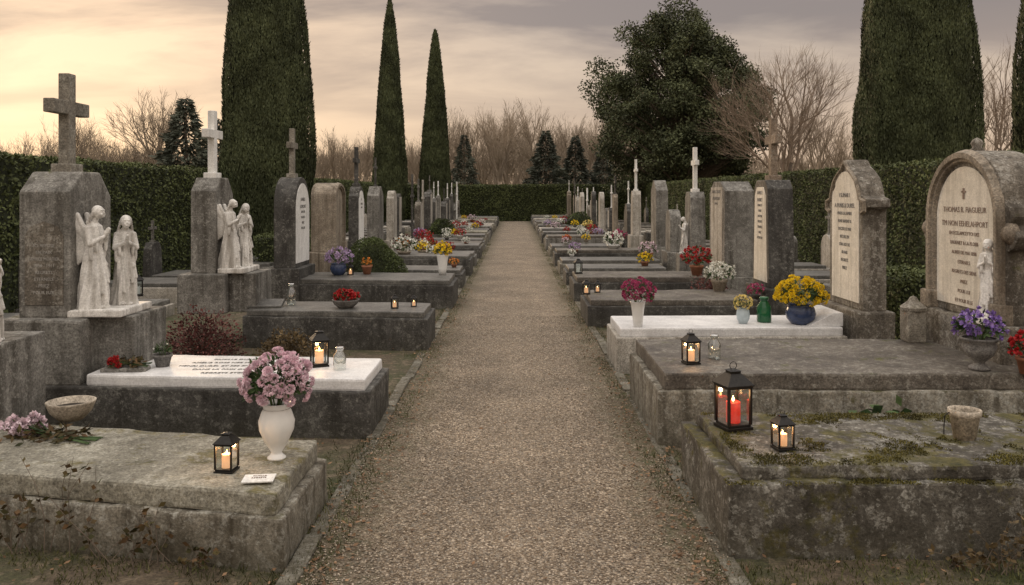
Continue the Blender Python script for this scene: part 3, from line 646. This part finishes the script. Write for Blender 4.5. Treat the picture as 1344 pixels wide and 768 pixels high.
def flowers(loc,kind,pr,ph,pm,fc,fr,label,nb=46,br=None,pet=34,flat=.72,lift=.0,name='potted_flowers',leafn=160,mum=False):
    o=thing(name,label,'flowers',loc,R.uniform(0,6),'flowers left on graves')
    if kind:
        pp=part(o,'vase' if kind in('vase','slim') else 'pot',lathe([(r*pr,z*ph) for r,z in VP[kind]],30,False),pm,smooth=True)
        part(pp,'soil',lathe([(.001,ph*.9),(pr*.75,ph*.9)],18,False),M['soil'])
    br=br or fr*.26; zc=ph+fr*flat*.75+lift
    i=np.arange(nb)+.5; ph_=np.arccos(1-1.55*i/nb); th=math.pi*(1+5**.5)*i
    Nn=np.stack([np.cos(th)*np.sin(ph_),np.sin(th)*np.sin(ph_),np.cos(ph_)],1); Nn=unit(Nn+NR.normal(0,.10,Nn.shape))
    C=Nn*np.array([fr-br*.5,fr-br*.5,(fr-br*.5)*flat*1.1])*NR.uniform(.80,1.10,(nb,1))+np.array([0,0,zc])
    Pn=np.repeat(C,pet,0); Nr=np.repeat(Nn,pet,0); D=rdir(len(Pn)); D=unit(D+Nr*.75)
    Lp=br*NR.uniform(.7,1.1,len(Pn))*np.repeat(NR.uniform(.75,1.15,nb),pet)
    if mum:
        al=np.arccos(1-NR.random(len(Pn))*1.15); az=NR.uniform(0,6.28,len(Pn)); A1=side(Nr); A2=np.cross(Nr,A1)
        D=Nr*np.cos(al)[:,None]+(A1*np.cos(az)[:,None]+A2*np.sin(az)[:,None])*np.sin(al)[:,None]
        Lp=br*(.72+.28*np.sin(al))*np.repeat(NR.uniform(.8,1.15,nb),pet)
        P=Pn+D*Lp[:,None]*.45; D2=unit(D*.9+Nr*.35+rdir(len(Pn))*.15); part(o,'blossoms',quads(P,D2,side(D2,D+rdir(len(Pn))*.2),Lp*.6,br*.12,.7),FL[fc])
    else:
        part(o,'blossoms',quads(Pn+D*Lp[:,None]*.1,D,side(D,Nr),Lp,br*.15 if pet>25 else br*.3,.72),FL[fc])
    if leafn:
        d=rdir(leafn); d[:,2]=np.abs(d[:,2])*.9-.5; d=unit(d); P=np.array([0,0,zc])+d*np.array([fr*.80,fr*.80,fr*flat*.85])*NR.uniform(.5,1,(leafn,1)); D=unit(d+rdir(leafn)*.5)
        part(o,'foliage',quads(P,D,side(D),fr*NR.uniform(.22,.4,leafn),fr*.06),M['leafg'])
        v=[];f=[]
        for k in range(9):
            a=R.uniform(0,6.28); e=Vector((math.cos(a)*fr*.6,math.sin(a)*fr*.6,zc)); tube(v,f,[Vector((math.cos(a)*pr*.25,math.sin(a)*pr*.25,ph*.9)),(e+Vector((0,0,ph)))*.5,e],[fr*.02]*3,4)
        part(o,'stems',pyme(v,f),M['leafg'])
    return o
flowers((-1.30,4.57,.36),'vase',.100,.305,M['ceram'],'pink',.188,'white ceramic vase of pale pink chrysanthemums on lichened slab',nb=80,pet=120,br=.034,lift=.005,leafn=420,flat=.80,mum=True)
flowers((1.25,8.53,.45),'slim',.075,.26,M['ceram'],'magenta',.175,'white vase of deep magenta chrysanthemums on white tomb',nb=56,pet=60,br=.036,mum=True)
flowers((2.38,8.75,.45),'round',.07,.16,M['paleblue'],'cream',.105,'small pale blue pot of yellow cream flowers',nb=20,pet=40,br=.032,mum=True)
flowers((2.97,8.72,.45),'round',.155,.20,M['blueceram'],'yellow',.26,'dark blue pot of bright yellow chrysanthemums',nb=100,pet=60,br=.039,flat=.6,leafn=300,mum=True)
flowers((3.40,6.14,.52),'urn',.125,.23,M['greypot'],'purple',.18,'stone urn of purple flowers before the monument',nb=50,pet=16,br=.032,flat=.62)
flowers((3.66,5.98,.52),'pot',.08,.12,M['terra'],'red',.13,'red flowers in a small pot beside the monument',nb=24,pet=20,br=.04)
flowers((3.02,12.4,.37),'pot',.12,.17,M['stonepot'],'white',.23,'pale pot of white chrysanthemums on tomb',nb=54,pet=26,br=.042,flat=.6)
flowers((3.1,14.3,.42),'pot',.12,.17,M['terra'],'red',.26,'pot of red chrysanthemums on a dark tomb',nb=54,pet=26,br=.048,flat=.7)
flowers((-2.95,14.0,.45),'round',.14,.2,M['blueceram'],'lilac',.23,'blue pot of lilac chrysanthemums on dark tomb',nb=54,pet=26,br=.045,flat=.6)
flowers((-1.22,14.1,.45),'slim',.1,.33,M['ceram'],'yellow',.16,'tall white vase of yellow flowers',nb=30,pet=26,br=.045)
flowers((-2.02,10.0,.445),'bowl',.16,.1,M['greypot'],'red',.15,'low bowl of red and white flowers on dark slab',nb=26,pet=22,br=.04,flat=.4)
flowers((-2.80,6.66,.43),'pot',.075,.10,M['greypot'],'white',.075,'small green potted plant on marble slab',nb=3,pet=10,br=.016,leafn=260,name='potted_plant')
flowers((-2.5,14.15,.45),'pot',.09,.15,M['terra'],'orange',.10,'small terracotta pot with orange flowers',nb=14,pet=18,br=.03)
fs=[(-2.5,18.9,'white',.32),(-2.2,21.2,'red',.24),(-2.9,21.5,'orange',.2),(-1.9,19.3,'white',.18),(-2.6,24.2,'red',.26),(-3.0,26.4,'magenta',.22),(-2.0,27.9,'yellow',.18),(-2.7,30.5,'palepink',.24),(-2.4,34,'red',.22),(-1.5,38,'white',.2),
    (2.6,16.8,'yellow',.18),(3.0,18.9,'palepink',.24),(2.5,21.3,'white',.32),(3.0,24.2,'magenta',.26),(2.2,27.2,'white',.22),(2.7,29.6,'red',.24),(1.6,33,'palepink',.22),(2.6,36.5,'yellow',.2),(2.4,41,'red',.24),(1.3,19.2,'white',.12),(-1.2,16.5,'orange',.12),(-1.4,24,'white',.14),(1.5,24.5,'red',.15),(-2.2,43,'palepink',.26),(2.9,33.5,'cream',.26),(3.3,11.5,'magenta',.14)]
for k in range(46):
    fs.append((R.choice([-1,1])*R.uniform(1.3,3.2),R.uniform(16.5,50),R.choice(['white','red','yellow','palepink','magenta','white','lilac','orange','red']),R.uniform(.12,.22)))
for X,Y,c,r in fs: flowers((X,Y,.36),'pot',r*.5,r*.5,M[R.choice(['terra','greypot','stonepot','ceram'])],c,r*.9,{'palepink':'pale pink'}.get(c,c)+' flowers in a small pot on a flat tomb',nb=26,pet=12,br=r*.22,leafn=80,flat=.65)
def pot(loc,kind,r,h,mat,label,name='flower_pot'):
    o=thing(name,label,'pot',loc); part(o,'body',lathe([(a*r,z*h) for a,z in VP[kind]]+[(VP[kind][-1][0]*r*.9,h*.6)],28,False),mat,smooth=True); part(o,'soil',lathe([(.001,h*.66),(r*.8,h*.66)],18,False),M['soil'])
    return o
p_=pot((2.50,4.66,.44),'pot',.085,.165,M['stonepot'],'empty pale stone pot with wire handle on mossy tomb')
v=[];f=[]; tube(v,f,[Vector((-.083,0,.15)),Vector((-.11,.0,.13)),Vector((-.115,.0,.07)),Vector((-.105,.02,.02))],[.003]*4,5); part(p_,'handle',pyme(v,f),M['metal'])
pot((-2.84,5.36,.36),'bowl',.145,.12,M['stonepot'],'empty shallow stone bowl on lichened slab',name='stone_bowl')
def slabobj(name,label,cat,loc,dx,dy,dz,mat,rot=(0,0,0),bev=.003,text=None):
    o=thing(name,label,cat,loc); o.rotation_euler=rot
    part(o,'panel',block(-dx/2,dx/2,-dy/2,dy/2,0,dz,bev=bev,step=0,jit=0),mat)
    if text:
        for i,s in enumerate(text): text_part(o,s,dy*.16,(0,dy*.22-i*dy*.25,dz+.001),'+Z',M['inkr'],width=dx*.85)
slabobj('memorial_card','white memorial card lying on lichened slab','card',(-1.285,4.205,.370),.155,.115,.008,M['whitepaint'],(0,0,.12),text=["FAMILLE","REGRETS"])
slabobj('memorial_plaque','thin grey stone plaque resting on marble slab','plaque',(-3.02,6.50,.43),.34,.12,.03,M['grey'],(0,0,.1),.008)
slabobj('memorial_plaque','dark granite plaque lying on a tomb','plaque',(-3.0,10.1,.45),.4,.28,.05,M['darkslab'],(.2,0,.1),.01)
o=thing('marble_wedge','sloping white marble headrest on the white tomb','plaque',(3.15,8.55,.45)); part(o,'block',extr([(-.16,0),(.2,0),(.2,.14),(.1,.14)],.62,.01,axis='Y'),M['marble'])
def cutflowers(loc,fc,n,L,label,rz,br=.035,up=.09):
    o=thing('cut_flowers',label,'flowers',loc,rz); v=[];f=[];C=[]
    for k in range(n):
        a=R.uniform(-.35,.35); e=Vector((-math.cos(a)*L*R.uniform(.45,1.1),math.sin(a)*L,R.uniform(.025,up))); tube(v,f,[Vector((L*1.3,-a*.25,.010)),Vector((L*.1,0,.02)),e],[.0035]*3,5); C.append(e)
    part(o,'stems',pyme(v,f),M['leafg'])
    C=np.array([tuple(c) for c in C]); pet=60; P=np.repeat(C,pet,0); D=rdir(len(P)); part(o,'blossoms',quads(P+D*br*.3,unit(D+rdir(len(P))*.5),side(D),br*NR.uniform(.5,.8,len(P)),br*.28,.6),FL[fc])
    nl=n*16; P=np.stack([NR.uniform(-L,L*.9,nl),NR.normal(0,.05,nl),NR.uniform(.01,.06,nl)],1); D=unit(rdir(nl)*np.array([1,1,.4])); part(o,'foliage',quads(P,D,side(D),.06,.010),M['weed'])
cutflowers((-2.74,4.93,.36),'palepink',13,.24,'bundle of pale pink roses lying on stone slab',-.15,.042,.12)
cutflowers((-3.0,6.50,.462),'red',8,.12,'small spray of red flowers on marble slab',.2,.030,.07)

# ---------------------------------------------------------------- hedges and shrubs
def hedge(name,label,x0,x1,y0,y1,h,n,sz=.085,mat='hedge',cat='hedge'):
    o=thing(name,label,cat,((x0+x1)/2,y0,0)); cx=(x0+x1)/2; ax_,bx=x0-cx,x1-cx; ly=y1-y0
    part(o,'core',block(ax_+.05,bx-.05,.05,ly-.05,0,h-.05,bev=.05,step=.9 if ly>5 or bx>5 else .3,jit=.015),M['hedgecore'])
    fa=[ly*h,ly*h,(bx-ax_)*ly,(bx-ax_)*h,(bx-ax_)*h]; tot=sum(fa); Ps=[];Ns=[]
    for k,a in enumerate(fa):
        m_=int(n*a/tot)+1; u=NR.random(m_); w=NR.random(m_)
        if k<2: P=np.stack([np.full(m_,ax_ if k==0 else bx),u*ly,w*h],1); N_=[-1 if k==0 else 1,0,0]
        elif k==2: P=np.stack([ax_+u*(bx-ax_),w*ly,np.full(m_,h)],1); N_=[0,0,1]
        else: P=np.stack([ax_+u*(bx-ax_),np.full(m_,0 if k==3 else ly),w*h],1); N_=[0,-1 if k==3 else 1,0]
        Ps.append(P); Ns.append(np.tile(np.array(N_,float),(m_,1)))
    P=np.concatenate(Ps); N_=np.concatenate(Ns); dsp=np.array([noise.noise(Vector((p[0]*1.1+9,p[1]*1.1,p[2]*1.6))) for p in P]); P=P+N_*(dsp[:,None]*.06+NR.normal(0,.018,(len(P),1))-.02)
    D=unit(rdir(len(P))+N_*.35+np.array([0,0,.2])); part(o,'leaves',quads(P,D,side(D,unit(N_+rdir(len(P))*.6)),sz*NR.uniform(.7,1.2,len(P)),sz*.38),M[mat])
hedge('hedge','long clipped dark green boundary hedge',-8.7,-7.6,9,56,2.4,170000,.062)
hedge('hedge','long clipped dark green boundary hedge',7.6,8.7,9,56,2.4,170000,.062)
hedge('hedge','clipped hedge closing the end of the path',-9,9,56,57.2,2.4,40000,.10)
hedge('box_hedge','low clipped box hedge between graves',4.2,4.9,9.2,10.6,.9,7000,.045)
hedge('box_hedge','low clipped box hedge between graves',-5.6,-4.6,18,21,.9,7000,.05)
def shrub(name,label,loc,rx,ry,rz_,n,mat,sz,twigs=0,fill=4,bumpy=.4,core=False):
    o=thing(name,label,'shrub',loc)
    d=rdir(n); d[:,2]=np.abs(d[:,2]); rad=NR.power(fill,n); bump_=np.array([1+bumpy*noise.noise(Vector(q)*2.3+Vector(loc)) for q in d]); P=d*np.array([rx,ry,rz_])*(rad*bump_)[:,None]
    D=unit(d+rdir(n)*.9); part(o,'leaves',quads(P,D,side(D),sz*NR.uniform(.6,1.2,n),sz*.33),M[mat])
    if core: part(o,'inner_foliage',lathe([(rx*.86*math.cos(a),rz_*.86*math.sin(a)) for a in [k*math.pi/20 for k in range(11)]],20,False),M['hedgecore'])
    v=[];f=[]
    for k in range(twigs):
        e=Vector(tuple(P[k]))*R.uniform(.9,1.25); tube(v,f,[Vector((R.uniform(-.04,.04),R.uniform(-.04,.04),0)),Vector((e.x*.4,e.y*.4,e.z*.55)),e],[.006,.004,.0015],4)
    if twigs: part(o,'twigs',pyme(v,f),M['bark'])
shrub('shrub','dark red leaved low shrub beside granite tomb',(-3.45,9.25,0),.46,.4,.52,2800,'redbush',.036,160,2.2)
shrub('shrub','dry ochre shrub in front of granite tomb',(-2.5,9.2,0),.32,.25,.32,1500,'drybush',.034,80,2.2)
shrub('shrub','rounded clipped green bush beside tomb',(-2.60,15.2,0),.68,.55,1.0,16000,'bush',.032,0,14,.10,True)
shrub('shrub','small green bush on a grave',(-2.6,30,.3),.5,.5,.6,2500,'bush',.06,0,9,.15,True)
shrub('shrub','small green bush on a grave',(2.9,38,.3),.6,.5,.7,2500,'bush',.06,0,9,.15,True)
shrub('shrub','rust red low shrub between graves',(3.1,13.3,0),.35,.3,.55,1500,'redbush',.04,40,2.5)
shrub('shrub','rust red low shrub between graves',(-2.9,22.6,0),.5,.4,.7,1500,'redbush',.06,30)
def weed(loc,h,n,label,mat='weed',lean=0,sz=.045,r=.12):
    o=thing('weed',label,'weed',loc); v=[];f=[];PP=[]
    for k in range(n):
        a=R.uniform(0,6.28); b0=Vector((math.cos(a)*r*R.random(),math.sin(a)*r*R.random()*.6,0)); d=Vector((R.uniform(-.45,.45)+lean,R.uniform(-.3,.15),1)).normalized(); hh=h*R.uniform(.5,1)
        pts=[b0+d*hh*u+Vector((.05*math.sin(u*3+k),0,-.06*u*u)) for u in (0,.33,.66,1)]; tube(v,f,pts,[.0025,.002,.0015,.001],4)
        for q in range(7):
            u=R.uniform(.3,1); i=min(2,int(u*3)); PP.append(tuple(pts[i].lerp(pts[i+1],u*3-i)))
    part(o,'stems',pyme(v,f),M['bark']); P=np.array(PP); D=unit(rdir(len(P))*np.array([1,1,.5])); part(o,'leaves',quads(P,D,side(D),sz*NR.uniform(.6,1.3,len(P)),sz*.35),M[mat])
for X,Y,h_ in ((-1.75,4.05,.38),(-2.0,4.12,.45),(-2.25,4.2,.60),(-1.5,4.0,.18),(-2.45,4.2,.45)): weed((X,Y,0),h_,7,'straggly reddish green weed in front of tomb',sz=.038)
for X,Y,h_ in ((2.3,3.98,.36),(2.5,4.0,.45),(2.15,4.0,.2)): weed((X,Y,0),h_,9,'dry brown weed in front of mossy tomb',mat='drybush',sz=.035)
weed((2.45,5.55,.1),.42,12,'green leafy weed growing between two tombs',mat='leafg',sz=.09,r=.1)
for X,Y in ((-1.3,7.35),(-2.2,7.7),(-2.9,8.3),(1.4,7.9),(2.3,7.95),(1.3,10.6),(2.4,10.5),(-1.4,11.8),(-2.5,12.2)): weed((X,Y,0),.22,9,'low straggly weed between tombs',mat=R.choice(['weed','leafg','drybush']))

# ---------------------------------------------------------------- trees
def cypress(loc,r,h,n,label,sz=.16,blunt=False):
    o=thing('cypress_tree',label,'tree',loc,R.uniform(0,6))
    def rad(u):
        lo=min(1,.74+1.2*u)
        if blunt: return r*lo*max(0,1-u**3.2)**.8*(1-.10*u)
        return r*min(1,.72+1.6*u)*(1-u)**.62
    v=[];f=[]; tube(v,f,[Vector((0,0,0)),Vector((0,0,h*.5)),Vector((0,0,h*.9))],[r*.16,r*.09,.02],8); part(o,'trunk',pyme(v,f),M['bark'])
    cp=[(max(.01,rad(i/24)*.88),.25+i/24*(h-.25)) for i in range(25)]
    u=NR.random(int(n*1.3)); w=np.array([rad(x_) for x_ in u]); keep=NR.random(len(u))<w/w.max()*.9+.1; u=u[keep]; w=w[keep]; th=NR.uniform(0,2*math.pi,len(u))
    nz=np.array([noise.noise(Vector((math.cos(a)*2.2,math.sin(a)*2.2,x_*h*.45))) +.4*noise.noise(Vector((math.cos(a)*5,math.sin(a)*5,x_*h*1.0)))for a,x_ in zip(th,u)])
    rr=w*(1+.10*nz)+NR.normal(0,.02,len(u))*r*.6
    P=np.stack([np.cos(th)*rr,np.sin(th)*rr,.25+u*(h-.25)],1); out=np.stack([np.cos(th),np.sin(th),np.zeros(len(u))],1)
    D=unit(out*.28+np.array([0,0,1.0])+rdir(len(u))*.4); P=P-D*sz*.5
    part(o,'crown',quads(P,D,side(D,unit(out+rdir(len(u))*.6)),sz*NR.uniform(.7,1.5,len(u)),sz*.24),M['cyp'])
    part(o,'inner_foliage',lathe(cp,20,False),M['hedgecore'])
cypress((-6.5,22,0),1.20,10.6,90000,'very large dark columnar cypress rising above the graves',sz=.085,blunt=True)
cypress((-7.1,47.5,0),1.08,12.9,34000,'slender pointed dark cypress',sz=.16)
cypress((-4.95,52,0),1.08,12.0,34000,'slender pointed dark cypress',sz=.17)
cypress((11.5,24,0),1.68,12.2,125000,'massive dark columnar cypress behind the hedge',sz=.092,blunt=True)
cypress((16.9,26,0),1.35,12,36000,'dark columnar cypress behind the hedge',sz=.13,blunt=True)
def branches(seed,H,spread,maxl,twq,low=.3):
    rr=random.Random(seed); tv=[];tf=[];cv=[];cf=[]; TP=[];TD=[]
    def rec(p,d,L,r,l):
        n=3 if l<3 else 2; pts=[p]; dd=d.copy()
        for i in range(n):
            dd=(dd+Vector((rr.uniform(-1,1),rr.uniform(-1,1),rr.uniform(-.3,.7)))*(.13 if l else .05)).normalized(); pts.append(pts[-1]+dd*L/n)
        rads=[r*(1-.45*i/n) for i in range(n+1)]
        tube(*((tv,tf) if l<1 else (cv,cf)),pts,rads,8 if l==0 else(5 if l<3 else 3))
        if l>=maxl:
            for k in range(twq):
                TP.append(tuple(pts[rr.randint(0,n)])); q=(dd+Vector((rr.uniform(-1,1),rr.uniform(-1,1),rr.uniform(-.5,1)))*.7).normalized(); TD.append(tuple(q))
            return
        k=3 if l<4 else 2
        nb=k+(2 if l==0 else 0)+(1 if l in(1,2) else 0)
        for i in range(nb):
            u=1.0 if i==0 else rr.uniform(low if l==0 else .35,1); j=min(n-1,int(u*n)); q=pts[j].lerp(pts[j+1],u*n-j)
            az=rr.uniform(0,6.28); tilt=rr.uniform(.35,.85)*spread*(.4 if i==0 else 1); o1=dd.orthogonal().normalized(); o2=dd.cross(o1)
            nd_=(dd*math.cos(tilt)+(o1*math.cos(az)+o2*math.sin(az))*math.sin(tilt)); nd_.z+=.12; nd_.normalize()
            rec(q,nd_,L*rr.uniform(.6,.82),r*(.62 if i==0 else .48),l+1)
    rec(Vector((0,0,0)),Vector((rr.uniform(-.05,.05),rr.uniform(-.05,.05),1)).normalized(),H*.30,H*.022,0)
    return tv,tf,cv,cf,np.array(TP),np.array(TD)
def bare(loc,seed,H,label,maxl=5,twq=4,mats=('bark','twig'),spread=1.0,tw=.006,tl=.5,group=None):
    tv,tf,cv,cf,TP,TD=branches(seed,H,spread,maxl,twq)
    o=thing('bare_tree',label,'tree',loc,group=group)
    part(o,'trunk',pyme(tv,tf),M[mats[0]])
    me=quads(TP,TD,side(TD),tl*NR.uniform(.5,1.2,len(TP))*H/10,tw*H/10,.3)
    bm=bmesh.new(); bm.from_mesh(me); m2=pyme(cv,cf); bm.from_mesh(m2); me2=bpy.data.meshes.new('c'); bm.to_mesh(me2); bm.free()
    part(o,'crown',me2,M[mats[1]]); return o
bare((12.9,40,0),5,11.0,'bare twiggy winter tree with reddish brown branches',maxl=5,twq=7,spread=1.0,tw=.006,tl=.9)
bare((20.5,36,0),8,8.5,'bare winter tree beside the big cypress',maxl=5,twq=5,tw=.008,tl=.7)
bare((19.0,30,0),18,6.5,'bare winter tree behind the hedge',maxl=5,twq=5,tw=.008,tl=.7)
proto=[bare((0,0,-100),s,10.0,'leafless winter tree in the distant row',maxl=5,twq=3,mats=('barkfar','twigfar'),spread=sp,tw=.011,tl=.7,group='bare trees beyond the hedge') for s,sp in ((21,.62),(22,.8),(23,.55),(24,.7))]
pos=[(575+i*15+R.uniform(-5,5),R.uniform(80,108)) for i in range(18)]+[(R.uniform(-40,1400),R.uniform(78,112)) for k in range(18)]+[(i*28+R.uniform(-8,8),R.uniform(84,110)) for i in range(20)]
k=0
for px,Y in pos:
    X=(px-676)/1100*Y; s=R.uniform(1.0,1.25)*Y/92*(1.0 if 560<px<1120 else .74)
    if k<4: o=proto[k]; o.location=(X,Y,0); o.scale=(s,s,s); o.rotation_euler=(0,0,R.uniform(0,6))
    else: clone(proto[R.randint(0,3)],(X,Y,0),R.uniform(0,6),s)
    k+=1
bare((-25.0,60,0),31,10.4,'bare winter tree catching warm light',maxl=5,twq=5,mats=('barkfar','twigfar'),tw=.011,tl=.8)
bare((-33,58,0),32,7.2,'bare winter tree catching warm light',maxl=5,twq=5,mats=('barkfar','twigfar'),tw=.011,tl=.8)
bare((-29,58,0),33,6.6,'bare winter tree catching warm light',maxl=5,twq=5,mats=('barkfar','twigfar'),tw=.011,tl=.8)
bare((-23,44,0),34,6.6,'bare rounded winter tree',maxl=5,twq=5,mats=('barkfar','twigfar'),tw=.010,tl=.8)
def conifer(loc,r,h,n,label,mat='conif'):
    o=thing('conifer_tree',label,'tree',loc,group='conifers beyond the hedge'); v=[];f=[]; tube(v,f,[Vector((0,0,0)),Vector((0,0,h*.95))],[r*.09,.03],6); part(o,'trunk',pyme(v,f),M['bark'])
    u=NR.power(1.0,n); lay=np.sin(u*40+NR.uniform(0,.6,n))*.18+.9
    th=NR.uniform(0,6.28,n); w=r*(1-u)**.85*lay*(1+.2*np.sin(th*5+u*30))*NR.uniform(.35,1,n)**.5; keep=NR.random(n)<(1-u)*.9+.12; u=u[keep];w=w[keep];th=th[keep]
    out=np.stack([np.cos(th),np.sin(th),-.25*np.ones(len(u))],1); P=np.stack([np.cos(th)*w,np.sin(th)*w,h*.06+u*h*.94],1); D=unit(out+rdir(len(u))*.5)
    part(o,'crown',quads(P,D,side(D),r*.2,r*.03),M[mat])
for X,Y,r,h_ in ((2.7,74,2.3,7.4),(5.4,75,2.0,7.0),(-4.6,76,1.7,7.2),(8.0,76,1.8,6.6),(-22.0,56,2.6,8.2),(-20.4,58,2.3,7.0),(-10.8,76,1.6,5.4),(14,76,2.2,6.6)):
    conifer((X,Y,0),r,h_,9000,'dark conifer standing beyond the hedge')
o=thing('evergreen_tree','large dense dark evergreen tree behind the graves','tree',(9.9,50,0))
v=[];f=[]; tube(v,f,[Vector((0,0,0)),Vector((.1,0,4)),Vector((0,0,8.5))],[.38,.28,.1],10)
part(o,'trunk',pyme(v,f),M['bark'])
Ps=[];v=[];f=[]
for k in range(300):
    while True:
        q=Vector((R.uniform(-1,1),R.uniform(-1,1),R.uniform(-1,1)))
        if .45<q.length<1: break
    zz=q.z; wd=(1.0 if zz<0 else 1.0-.30*zz); 
    sh=1+.28*noise.noise(q*2.3+Vector((4,0,0)))
    c=Vector((q.x*5.2*wd*sh,q.y*4.8*wd*sh,7.3+zz*6.0*sh)); r_=R.uniform(.45,1.1); 
    tube(v,f,[Vector((0,0,max(2,c.z-3))),c*.6+Vector((0,0,.4*max(2,c.z-2))),c],[.1,.06,.02],4)
    m_=int(560*r_); d=rdir(m_); d[:,2]*=.7; Ps.append(np.array(c)+d*r_*NR.uniform(.4,1.15,(m_,1)))
part(o,'limbs',pyme(v,f),M['bark'])
P=np.concatenate(Ps); D=unit(rdir(len(P))+np.array([0,0,-.2])); part(o,'crown',quads(P,D,side(D),NR.uniform(.10,.22,len(P)),.05),M['ever'])
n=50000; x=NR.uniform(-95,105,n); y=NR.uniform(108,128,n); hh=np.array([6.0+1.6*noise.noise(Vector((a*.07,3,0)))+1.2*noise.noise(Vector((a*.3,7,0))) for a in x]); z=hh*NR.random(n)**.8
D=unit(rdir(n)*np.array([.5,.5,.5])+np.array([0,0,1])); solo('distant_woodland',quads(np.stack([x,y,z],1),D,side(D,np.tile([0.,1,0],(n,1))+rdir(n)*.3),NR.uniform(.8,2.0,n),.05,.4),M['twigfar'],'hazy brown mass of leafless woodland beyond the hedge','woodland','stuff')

# ---------------------------------------------------------------- light
az=math.radians(-30); el=math.radians(10); sun=Vector((math.sin(az)*math.cos(el),math.cos(az)*math.cos(el),math.sin(el)))
L=bpy.data.lights.new('sun','SUN'); L.energy=1.6; L.angle=math.radians(14); L.color=(1,.70,.42); lo=bpy.data.objects.new('sun',L); COL.objects.link(lo); lo.rotation_euler=sun.to_track_quat('Z','Y').to_euler(); lo.location=(-20,40,20)
W=bpy.data.worlds.new('World'); SC.world=W; W.use_nodes=True; t=W.node_tree; bg=t.nodes['Background']
tc=nd(t,'ShaderNodeTexCoord'); dr=tc.outputs['Generated']; sp_=nd(t,'ShaderNodeSeparateXYZ',{0:dr}); z=sp_.outputs[2]; zc=mth(t,'MAXIMUM',z,0.0)
rp=nd(t,'ShaderNodeValToRGB',{0:zc}); cr=rp.color_ramp
cr.elements[0].position=0; cr.elements[0].color=(.74,.52,.36,1); cr.elements[1].position=1; cr.elements[1].color=(1.0,.93,.87,1)
for p_,c_ in ((.06,(.82,.61,.445,1)),(.13,(.80,.63,.48,1)),(.22,(.60,.50,.42,1)),(.34,(.64,.57,.51,1)),(.5,(.9,.83,.77,1))): e=cr.elements.new(p_); e.color=c_
dn=nd(t,'ShaderNodeVectorMath',{0:dr,1:tuple(sun)},operation='DOT_PRODUCT').outputs['Value']
glow=mth(t,'POWER',mth(t,'MAXIMUM',dn,0.0),14.0)
col=mixc(t,mth(t,'MULTIPLY',glow,.90),rp.outputs[0],(1.30,.92,.60))
den=mth(t,'ADD',zc,.20); u_=mth(t,'DIVIDE',sp_.outputs[0],den); v_=mth(t,'DIVIDE',sp_.outputs[1],den)
cv=nd(t,'ShaderNodeCombineXYZ',{0:mth(t,'MULTIPLY',u_,.80),1:mth(t,'MULTIPLY',v_,1.5),2:2.1}).outputs[0]
cn=noi(t,cv,1.25,7,.55,.3); cl=mr(t,cn,.40,.60)
cl=mth(t,'MULTIPLY',cl,mth(t,'MULTIPLY',mr(t,zc,.03,.17,.10,1.0),mr(t,zc,.30,.45,1.0,.2)))
ccol=mixc(t,mr(t,zc,.04,.20),(.58,.43,.34),(.33,.275,.255)); ccol=mixc(t,mth(t,'MULTIPLY',glow,.4),ccol,(.80,.56,.38))
col=mixc(t,mth(t,'MULTIPLY',cl,.95),col,ccol)
back_fill=mr(t,sp_.outputs[1],.25,-.5,0,1)
col=mixc(t,back_fill,col,mixc(t,1.0,col,(1.30,1.26,1.20),'MULTIPLY'))  # unseen sky behind the camera brightened as added fill
top_fill=mr(t,zc,.36,.7,1.0,1.8)
col=mixc(t,1.0,col,grey(t,top_fill),'MULTIPLY')  # overhead sky above the view brightened to add ambient fill
sk=nd(t,'ShaderNodeTexSky',sky_type='NISHITA',sun_disc=False,sun_elevation=el,sun_rotation=az)
col=mixc(t,1.0,col,mixc(t,1.0,sk.outputs[0],(.008,.008,.009),'MULTIPLY'),'ADD')
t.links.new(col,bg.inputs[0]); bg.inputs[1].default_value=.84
SC.view_settings.view_transform='Standard'; SC.view_settings.look='None'; SC.view_settings.exposure=0
cam=bpy.data.cameras.new('camera'); co=bpy.data.objects.new('camera',cam); COL.objects.link(co); co.location=(0,0,1.8); co.rotation_euler=(math.pi/2,0,0)
cam.sensor_width=36; cam.lens=36*1100/1344; cam.shift_x=-4/1344; cam.shift_y=-129/1344; cam.clip_end=1500; cam.clip_start=.05
SC.camera=co
